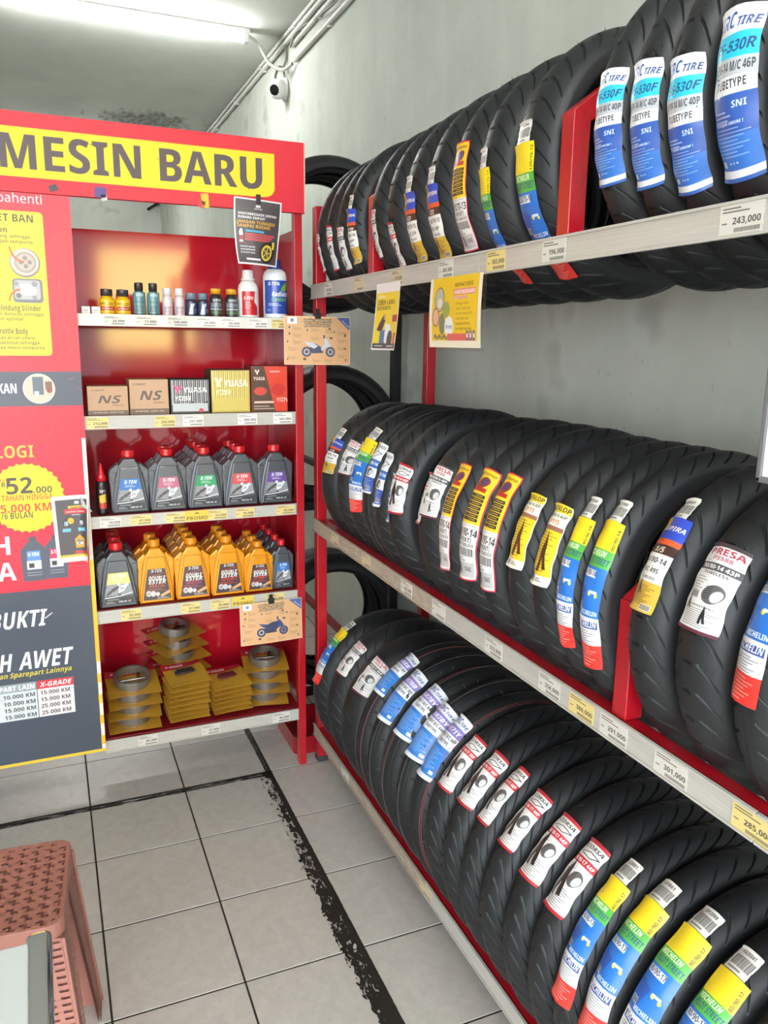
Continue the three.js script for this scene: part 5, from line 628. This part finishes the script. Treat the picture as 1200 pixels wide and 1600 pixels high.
// engine oil bottles: slanted front panel between two wings
const OIL = atlas(1024, 1024, 256, 256), oilMat = P({ map: OIL.t, roughness: 0.35, clearcoat: 0.4 });
function extr(pts, depth, bevel, z) { const s = new THREE.Shape(pts.map((p) => new THREE.Vector2(...p))); return new THREE.ExtrudeGeometry(s, { depth: depth - 2 * bevel, bevelEnabled: true, bevelThickness: bevel, bevelSize: bevel, bevelOffset: -bevel, bevelSegments: 2 }).translate(0, 0, z + bevel); }
const mir = (l) => [...l, ...l.slice().reverse().map(([x, y]) => [-x, y])];
const oilParts = (() => {
  const core = extr(mir([[0.054, 0], [0.0525, 0.04], [0.043, 0.1], [0.031, 0.148], [0.022, 0.16], [0.0165, 0.168]]), 0.058, 0.004, -0.032);
  const panel = extr(mir([[0.051, 0.004], [0.0265, 0.143]]), 0.012, 0.003, 0.022);
  const wing = (s) => extr([[s * 0.03, 0.004], [s * 0.0565, 0.004], [s * 0.0575, 0.07], [s * 0.061, 0.12], [s * 0.058, 0.134], [s * 0.036, 0.153], [s * 0.028, 0.15]], 0.044, 0.004, -0.026);
  const ridge = (s) => extr([[s * 0.0585, 0.118], [s * 0.0555, 0.131], [s * 0.0385, 0.127], [s * 0.0475, 0.085]], 0.006, 0.0022, 0.0155);
  const neck = lathe([[0.0165, 0.16], [0.0165, 0.174], [0, 0.174]], 24);
  const capPts = []; const g = [];
  g.push(lathe([[0, 0.17], [0.0185, 0.17], [0.0188, 0.176], [0.0175, 0.177], [0.0175, 0.191], [0.0162, 0.194], [0, 0.194]], 28));
  for (let k = 0; k < 24; k++) g.push(box(0.0016, 0.013, 0.0016, 0.0175, 0.184, 0).rotateY(k / 24 * Math.PI * 2));
  const lab = (() => { // trapezoid label
    const q = new THREE.BufferGeometry(); q.setAttribute('position', new THREE.Float32BufferAttribute([-0.0445, 0.012, 0.0346, 0.0445, 0.012, 0.0346, 0.0275, 0.108, 0.0346, -0.0275, 0.108, 0.0346], 3)); q.setAttribute('uv', new THREE.Float32BufferAttribute([0, 0, 1, 0, 0.81, 1, 0.19, 1], 2)); q.setIndex([0, 1, 2, 0, 2, 3]); q.computeVertexNormals(); return q;
  })();
  return { body: merge([core, panel, wing(1), wing(-1), neck]), ridges: [ridge(1), ridge(-1)], cap: merge(g), lab };
})();
const grayLab = (top) => (g, w, h) => { g.fillStyle = '#4a4d52'; g.fillRect(0, 0, w, h); g.fillStyle = top; g.fillRect(0, 0, w, h * 0.36); text(g, 'X-TEN', w * 0.5, h * 0.16, 40, '#e9edf2', { a: 'center', i: 1, fit: w * 0.42 }); lines(g, w * 0.32, h * 0.2, w * 0.36, 2, 12, 4, '#cfd4da'); g.fillStyle = '#8f9297'; g.fillRect(0, h * 0.36, w, h * 0.36); for (let k = 0; k < 26; k++) { g.fillStyle = k % 3 ? '#3a3236' : '#5d4038'; g.fillRect(w * (0.08 + ((k * 0.618) % 1) * 0.45), h * (0.42 + ((k * 0.37) % 1) * 0.28), 14, 10); } g.fillStyle = '#d5d9de'; for (let k = 0; k < 8; k++) { g.beginPath(); g.arc(w * (0.5 + 0.3 * ((k * 0.618) % 1)), h * (0.36 + 0.28 * ((k * 0.37) % 1)), 13, 0, 7); g.fill(); } g.fillStyle = '#eceef0'; g.beginPath(); g.arc(w * 0.6, h * 0.5, 26, 0, 7); g.fill(); text(g, '2X', w * 0.6, h * 0.54, 30, '#3a3c42', { a: 'center' }); g.strokeStyle = '#dfe2e4'; g.lineWidth = 7; g.beginPath(); g.moveTo(0, h * 0.78); g.quadraticCurveTo(w * 0.6, h * 0.78, w, h * 0.62); g.stroke(); g.fillStyle = '#34363a'; g.fillRect(0, h * 0.8, w, h * 0.2); lines(g, w * 0.12, h * 0.84, w * 0.5, 1, 8, 5, '#a0a3a8'); text(g, '10W-30  4T', w * 0.86, h * 0.95, 20, '#d0d3d8', { a: 'right' }); lines(g, w * 0.08, h * 0.91, w * 0.3, 2, 10, 4, '#a0a3a8'); };
const goldLab = (word, col) => (g, w, h) => { g.fillStyle = '#44383c'; g.fillRect(0, 0, w, h); text(g, 'X-TEN', w * 0.5, h * 0.12, 36, '#d8d2d0', { a: 'center', i: 1, fit: w * 0.38 }); g.strokeStyle = col; g.lineWidth = 6; g.beginPath(); g.moveTo(w * 0.25, h * 0.24); g.lineTo(w * 0.78, h * 0.15); g.stroke(); text(g, 'DOUBLE', w * 0.5, h * 0.36, 44, '#ece6e2', { a: 'center', i: 1, fit: w * 0.6 }); text(g, 'ESTER', w * 0.5, h * 0.48, 44, '#ece6e2', { a: 'center', i: 1, fit: w * 0.62 }); text(g, word, w * 0.5, h * 0.6, 40, col, { a: 'center', i: 1, fit: w * 0.6 }); lines(g, w * 0.14, h * 0.64, w * 0.7, 2, 12, 4, col); g.fillStyle = '#c9c4c4'; for (const [x, y, r] of [[0.2, 0.79, 24], [0.36, 0.8, 24], [0.52, 0.82, 18]]) { g.beginPath(); g.arc(w * x, h * y, r, 0, 7); g.fill(); } text(g, '2X', w * 0.2, h * 0.83, 26, '#443a3e', { a: 'center' }); g.fillStyle = '#d8a878'; g.beginPath(); g.moveTo(w * 0.6, h * 0.86); g.lineTo(w * 0.95, h * 0.7); g.lineTo(w * 0.98, h * 0.8); g.lineTo(w * 0.66, h * 0.92); g.fill(); lines(g, w * 0.5, h * 0.92, w * 0.44, 2, 9, 4, '#b9b2b0'); };
const oilGrey = P({ color: 0x5a5d62, roughness: 0.33, metalness: 0.45, clearcoat: 0.2 }), oilGold = P({ color: 0xe39410, roughness: 0.32, metalness: 0.15, clearcoat: 0.3 }), capRed = plastic(0xcc1c22, 0.3), capGold = plastic(0xd9880e, 0.3);
function oil(pos, gold, key, draw, label, group) {
  const o = thing('oil_bottle', label, 'oil bottle', pos, group);
  const b = part('body', oilParts.body, gold ? oilGold : oilGrey, o); for (const r of oilParts.ridges) part('wing_facet', r, gold ? oilGold : oilGrey, b);
  part('cap', oilParts.cap, gold ? capGold : capRed, o); part('label', OIL.uv(oilParts.lab.clone(), OIL.cell(key, draw)), oilMat, o); return o;
}
const ORD = ['', 'directly', 'second in line', 'third in line', 'fourth in line'];
{
  const y3 = SHY[2] + 0.0006, y4 = SHY[3] + 0.0006, z0 = -0.05, dz = -0.079;
  [[0.18, 'blue', '#2f6fb8', 0, 'blue'], [0.2955, 'pink', '#b8607c', 1, 'pale pink'], [0.4115, 'green', '#2f9a62', 3, 'green'], [0.527, 'coral', '#cf4a4c', 2, 'coral red'], [0.6425, 'violet', '#6a4a94', 0, 'violet']].forEach(([x, key, col, behind, word]) => {
    const f = oil([x, y3, z0], false, key, grayLab(col), `grey oil bottle with red cap and ${word} label, third shelf`, 'grey oil bottles on the third shelf');
    for (let k = 1; k <= behind; k++) { const zz = z0 + dz * k; if (zz > -0.345) copyOf(f, [x + 0.002 * (k % 2), y3, zz], `grey oil bottle ${ORD[k]} behind the ${word} labelled bottle`); }
  });
  const pale = oil([0.1285, y4, z0 + 0.002], false, 'pale', grayLab('#d8c87a'), 'grey oil bottle with red cap and pale yellow label, fourth shelf', 'oil bottles on the fourth shelf');
  pale.scale.setScalar(1.06); for (let k = 1; k <= 2; k++) copyOf(pale, [0.129, y4, z0 + dz * k], `grey oil bottle ${ORD[k]} behind the pale yellow labelled bottle`);
  [[0.2445, 'matic1', 'MATIC', '#b85a4c', 1, 'brownish MATIC'], [0.3605, 'matic2', 'MATIC', '#b8386a', 3, 'pink MATIC'], [0.475, 'sport1', 'SPORT', '#cf3a30', 2, 'red SPORT'], [0.5805, 'sport2', 'SPORT', '#cf4430', 2, 'orange SPORT']].forEach(([x, key, word, col, behind, lab], k) => {
    const f = oil([x, y4, z0], true, key, goldLab(word, col), `golden yellow oil bottle with ${lab} label, fourth shelf`, 'oil bottles on the fourth shelf'); if (k === 3) f.scale.set(0.85, 0.88, 0.9); else f.scale.set(0.98, 1.06 - 0.02 * k, 1);
    for (let q = 1; q <= behind; q++) { const c = copyOf(f, [x - (k === 0 ? 0.004 : 0), y4, z0 + dz * q], `golden yellow oil bottle ${ORD[q]} behind the ${lab} labelled bottle`); c.scale.copy(f.scale); }
  });
  const bl = oil([0.6625, y4, z0], false, 'blue', grayLab('#2f6fb8'), 'small grey oil bottle with blue label against the cabinet post, fourth shelf', 'oil bottles on the fourth shelf'); bl.scale.set(0.66, 0.87, 0.8);
  for (let q = 1; q <= 3; q++) { const c = copyOf(bl, [0.662, y4, z0 + dz * q], `small grey oil bottle ${ORD[q]} behind the blue labelled bottle at the post`); c.scale.copy(bl.scale); }
  bottle('lubricant_tube', 'slim black bottle with red pointed nozzle, third shelf', [0.098, y3, -0.04], [[0, 0], [0.0165, 0], [0.0178, 0.003], [0.0178, 0.09], [0.0165, 0.1], [0.012, 0.106], [0, 0.106]], plastic(0x1d191b), [[0, 0.1], [0.0145, 0.1], [0.0145, 0.118], [0.0095, 0.124], [0.003, 0.156], [0, 0.157]], plastic(0xc41420), [0.0181, 0.075, 0.01, 2.2, 'grease', (g, w, h) => { g.fillStyle = '#231d1f'; g.fillRect(0, 0, w, h); g.fillStyle = '#d9b23a'; g.beginPath(); g.moveTo(60, 90); g.lineTo(190, 70); g.lineTo(196, 160); g.lineTo(64, 170); g.fill(); g.fillStyle = '#c43a24'; g.fillRect(60, 165, 140, 60); text(g, 'TOP 1', 128, 60, 44, '#e8e2de', { a: 'center' }); }]);
}
// blister packs
{
  const CARD = atlas(512, 512, 256, 256), cardMat = P({ map: CARD.t, roughness: 0.4, clearcoat: 0.3 });
  const clearDome = P({ color: 0xffffff, roughness: 0.1, transmission: 1, thickness: 0, ior: 1.4, side: THREE.DoubleSide });
  const cardDraw = (bg, shape) => (g, w, h) => { g.fillStyle = bg; g.fillRect(0, 0, w, h); g.fillStyle = '#a81c28'; g.beginPath(); g.moveTo(0, 0); g.lineTo(w, 0); g.lineTo(w, h * 0.16); g.lineTo(0, h * 0.24); g.fill(); text(g, 'X-GRADE', 24, h * 0.15, 28, '#eadada', { i: 1 }); g.strokeStyle = '#8a6a12'; g.lineWidth = 3; g.beginPath(); g.arc(24, h - 26, 10, 0, 7); g.stroke(); lines(g, 50, h - 34, 90, 2, 12, 4, '#8a6a12'); };
  const mkPack = (kind, w, d, label, group, pos) => {
    const o = thing('blister_pack', label, 'blister pack', pos, group);
    const card = new THREE.BoxGeometry(w, 0.0012, d, 10, 1, 10); const p = card.attributes.position; for (let i = 0; i < p.count; i++) { const x = p.getX(i) / w, z = p.getZ(i) / d; p.setY(i, p.getY(i) + 0.006 * (x * x) + 0.0035 * Math.sin(z * 4 + x * 3)); } card.computeVertexNormals();
    part('card', CARD.uv(card, CARD.cell(kind, cardDraw(kind === 'ring' ? '#a87c26' : '#b58a2c', kind))), cardMat, o);
    if (kind === 'ring') {
      const R = Math.min(w, d) * 0.36;
      part('brake_shoe_ring', lathe([[R - 0.008, 0.004], [R, 0.004], [R + 0.0005, 0.006], [R + 0.0005, 0.029], [R, 0.031], [R - 0.008, 0.031], [R - 0.0085, 0.029], [R - 0.0085, 0.006], [R - 0.008, 0.004]], 40), S({ color: 0x8f8a84, roughness: 0.4, metalness: 0.7 }), o);
      part('spring', merge([new THREE.CylinderGeometry(0.003, 0.003, R * 1.5, 8).rotateZ(Math.PI / 2).translate(0, 0.016, 0.008), new THREE.CylinderGeometry(0.007, 0.007, 0.02, 12).translate(R * 0.35, 0.016, -0.008)]), M.steel, o);
      part('blister', lathe([[R + 0.008, 0.003], [R + 0.003, 0.006], [R + 0.002, 0.032], [R - 0.001, 0.0345], [0, 0.0345]], 40), clearDome, o);
    } else {
      part('brake_pad', merge([rbox(w * 0.42, 0.008, d * 0.2, 0.003, 0, 0.0072, -0.005, 2), rbox(w * 0.5, 0.003, d * 0.12, 0.001, 0, 0.0045, -0.005, 1)]), S({ color: kind === 'pad' ? 0x2f2b2a : 0x5a1d22, roughness: 0.6 }), o);
      part('blister', rbox(w * 0.56, 0.012, d * 0.34, 0.004, 0, 0.0078, -0.005, 2), clearDome, o);
    }
    return o;
  };
  const stack = (kind, w, d, x, z, n, dy, label, group, turn, y00 = SHY[4] + 0.0066 + d * 0.1, lean = 0, tip = 0.19) => {
    let first; for (let k = 0; k < n; k++) {
      const lab = label + ', ' + (k === n - 1 ? 'topmost' : ['lowest', 'second up', 'third up', 'fourth up', 'fifth up', 'sixth up', 'seventh up'][k]); const pos = [x + rr(-0.004, 0.004) + lean * k, y00 + k * dy, z + rr(-0.003, 0.003)];
      let o; if (!first) { o = first = mkPack(kind, w, d, lab, group, pos); o.rotation.y = turn; } else { o = copyOf(first, pos, lab, turn + rr(-0.06, 0.06)); }
      o.rotation.order = 'YXZ'; o.rotation.x = tip;
    }
  };
  stack('ring', 0.165, 0.16, 0.158, -0.095, 4, 0.0415, 'yellow ring blister pack in the stack by the banner', 'ring packs by the banner', 0.02);
  stack('pad', 0.136, 0.14, 0.33, -0.1, 8, 0.0182, 'yellow dark pad blister pack in the low stack', 'dark pad packs', 0.1);
  stack('padred', 0.136, 0.14, 0.477, -0.11, 6, 0.0175, 'yellow red pad blister pack in the low stack', 'red pad packs', 0.12);
  stack('ring', 0.155, 0.15, 0.612, -0.12, 4, 0.0415, 'brown ring blister pack in the stack by the right post', 'ring packs by the post', -0.15);
  stack('ring', 0.185, 0.14, 0.345, -0.258, 6, 0.0445, 'dark red topped ring blister pack in the tall back stack', 'ring packs at the back', 0.55, SHY[4] + 0.0246, -0.004, 0.2);
}
// low red tray on the floor behind the posts
{
  const o = thing('floor_tray', 'low red plastic tray on the floor between cabinet and rack', 'tray', [0.82, 0, -0.2]);
  const s = (k) => { const w = 0.11, d = 0.13, r = 0.03, q = new THREE.Shape(); q.absarc(w - r - k, d - r - k, r, 0, Math.PI / 2); q.absarc(-w + r + k, d - r - k, r, Math.PI / 2, Math.PI); q.absarc(-w + r + k, -d + r + k, r, Math.PI, 1.5 * Math.PI); q.absarc(w - r - k, -d + r + k, r, 1.5 * Math.PI, 2 * Math.PI); return q; };
  const rim = s(0); rim.holes.push(s(0.008));
  part('rim', new THREE.ExtrudeGeometry(rim, { depth: 0.065, bevelEnabled: false, curveSegments: 6 }).rotateX(-Math.PI / 2), plastic(0xa01420), o);
  part('bottom', new THREE.ExtrudeGeometry(s(0.004), { depth: 0.004, bevelEnabled: false, curveSegments: 6 }).rotateX(-Math.PI / 2), plastic(0xa01420), o);
}
// woven plastic stool
{
  const o = thing('plastic_stool', 'dusty pink plastic stool with woven rattan pattern, in the aisle', 'stool', [-0.2, 0, 0.985]); o.rotation.y = -0.085;
  const pink = S({ color: 0xa26e62, roughness: 0.55 }), pinkInner = S({ color: 0xa26e62, roughness: 0.55, side: THREE.DoubleSide }), H = 0.45, hw = 0.135;
  // open weave: real slots cut by an alpha mask, over an inner shell
  const mask = (zig) => tex(512, 512, (g, w, h) => { g.fillStyle = '#fff'; g.fillRect(0, 0, w, h); g.fillStyle = '#000'; const nx = 10, ny = zig ? 11 : 20; for (let j = 0; j < ny; j++) for (let i = 0; i < nx; i++) { const x = (i + 0.22) * w / nx, y = (j + 0.3) * h / ny; if (zig) { g.save(); g.translate(x, y); g.rotate(-0.16); g.fillRect(0, 0, w / nx * 0.5, 11); g.fillRect(w / nx * 0.2, 20, w / nx * 0.5, 11); g.beginPath(); g.moveTo(w / nx * 0.46, 4); g.lineTo(w / nx * 0.2, 24); g.lineTo(w / nx * 0.34, 24); g.lineTo(w / nx * 0.46, 12); g.fill(); g.restore(); } else { g.fillRect(x, y, w / nx * 0.6, 10); } } }, { linear: true, repeat: [1, 1] });
  const topMat = S({ color: 0xa26e62, roughness: 0.55, alphaMap: mask(true), alphaTest: 0.5, side: THREE.DoubleSide }), legMat = S({ color: 0xa26e62, roughness: 0.55, alphaMap: mask(false), alphaTest: 0.5, side: THREE.DoubleSide });
  const r = 0.03, sh = (k) => { const q = new THREE.Shape(), w = hw - k; q.absarc(w - r, w - r, r, 0, Math.PI / 2); q.absarc(-w + r, w - r, r, Math.PI / 2, Math.PI); q.absarc(-w + r, -w + r, r, Math.PI, 1.5 * Math.PI); q.absarc(w - r, -w + r, r, 1.5 * Math.PI, 2 * Math.PI); return q; };
  const uvm = (g) => { const p = g.attributes.position, u = g.attributes.uv; for (let i = 0; i < p.count; i++) u.setXY(i, p.getX(i) / (2 * hw) + 0.5, 0.5 - p.getZ(i) / (2 * hw)); return g; };
  part('woven_top', uvm(new THREE.ExtrudeGeometry(sh(0.006), { depth: 0.004, bevelEnabled: false, curveSegments: 8 }).rotateX(-Math.PI / 2).translate(0, H - 0.004, 0)), topMat, o);
  part('under_shell', new THREE.ExtrudeGeometry(sh(0.012), { depth: 0.003, bevelEnabled: false }).rotateX(-Math.PI / 2).translate(0, H - 0.05, 0), pinkInner, o);
  const rim = sh(0); rim.holes.push(sh(0.01)); part('rim', new THREE.ExtrudeGeometry(rim, { depth: 0.03, bevelEnabled: true, bevelThickness: 0.003, bevelSize: 0.003, bevelOffset: -0.003, bevelSegments: 2, curveSegments: 8 }).rotateX(-Math.PI / 2).translate(0, H - 0.034, 0), pink, o);
  for (const [sx, sz] of [[1, 1], [1, -1], [-1, 1], [-1, -1]]) { // splayed L-shaped legs
    const leg = (w0, w1, axis) => { // panel from the top down
      const g = new THREE.PlaneGeometry(1, 1, 3, 14), p = g.attributes.position, u = g.attributes.uv; for (let i = 0; i < p.count; i++) { const a = p.getX(i) + 0.5, v = 0.5 - p.getY(i), out = hw - 0.002 + 0.036 * v, wd = w0 + (w1 - w0) * v, y = (H - 0.03) * (1 - v); const e = out - wd * a; if (axis) p.setXYZ(i, sx * e, y, sz * out); else p.setXYZ(i, sx * out, y, sz * e); u.setXY(i, 0.5 + a * 0.4, v * 1.5); } g.computeVertexNormals(); return g; };
    const L = part('leg', merge([leg(0.118, 0.06, true), leg(0.118, 0.06, false)]), legMat, o);
    const inner = (axis) => { const g = leg(0.118, 0.06, axis), p = g.attributes.position; for (let i = 0; i < p.count; i++) axis ? p.setZ(i, p.getZ(i) - sz * 0.006) : p.setX(i, p.getX(i) - sx * 0.006); return g; };
    part('leg_lining', merge([inner(true), inner(false)]), pinkInner, L);
    part('leg_edge', bar([sx * (hw - 0.002), H - 0.03, sz * (hw - 0.002)], [sx * (hw + 0.034), 0.001, sz * (hw + 0.034)], 0.007), pink, L);
  }
}
// chrome framed bench end
{
  const o = thing('steel_bench', 'polished steel bench end with chrome rim beside the pink stool', 'bench', [-0.272, 0, 1.635]);
  const y = 0.62;
  part('seat_plate', rbox(0.33, 0.012, 0.44, 0.005, -0.005, -0.008, 0.01, 2).rotateX(0.2).translate(0, y, 0), P({ color: 0xaeb3b0, roughness: 0.35, clearcoat: 0.2 }), o);
  part('rim', rbox(0.034, 0.03, 0.46, 0.0105, 0.171, -0.013, 0.005, 4).rotateX(0.2).translate(0, y, 0), M.chrome, o);
  part('rim', rbox(0.034, 0.03, 0.46, 0.0105, -0.185, -0.013, 0.005, 4).rotateX(0.2).translate(0, y, 0), M.chrome, o);
  for (const x of [0.16, -0.17]) for (const z of [0.08, 0.2]) part('leg', new THREE.CylinderGeometry(0.012, 0.012, y - 0.02 - z * 0.2, 16).translate(x, (y - 0.02 - z * 0.2) / 2, z), M.chrome, o);
}
renderer.render(scene, camera);
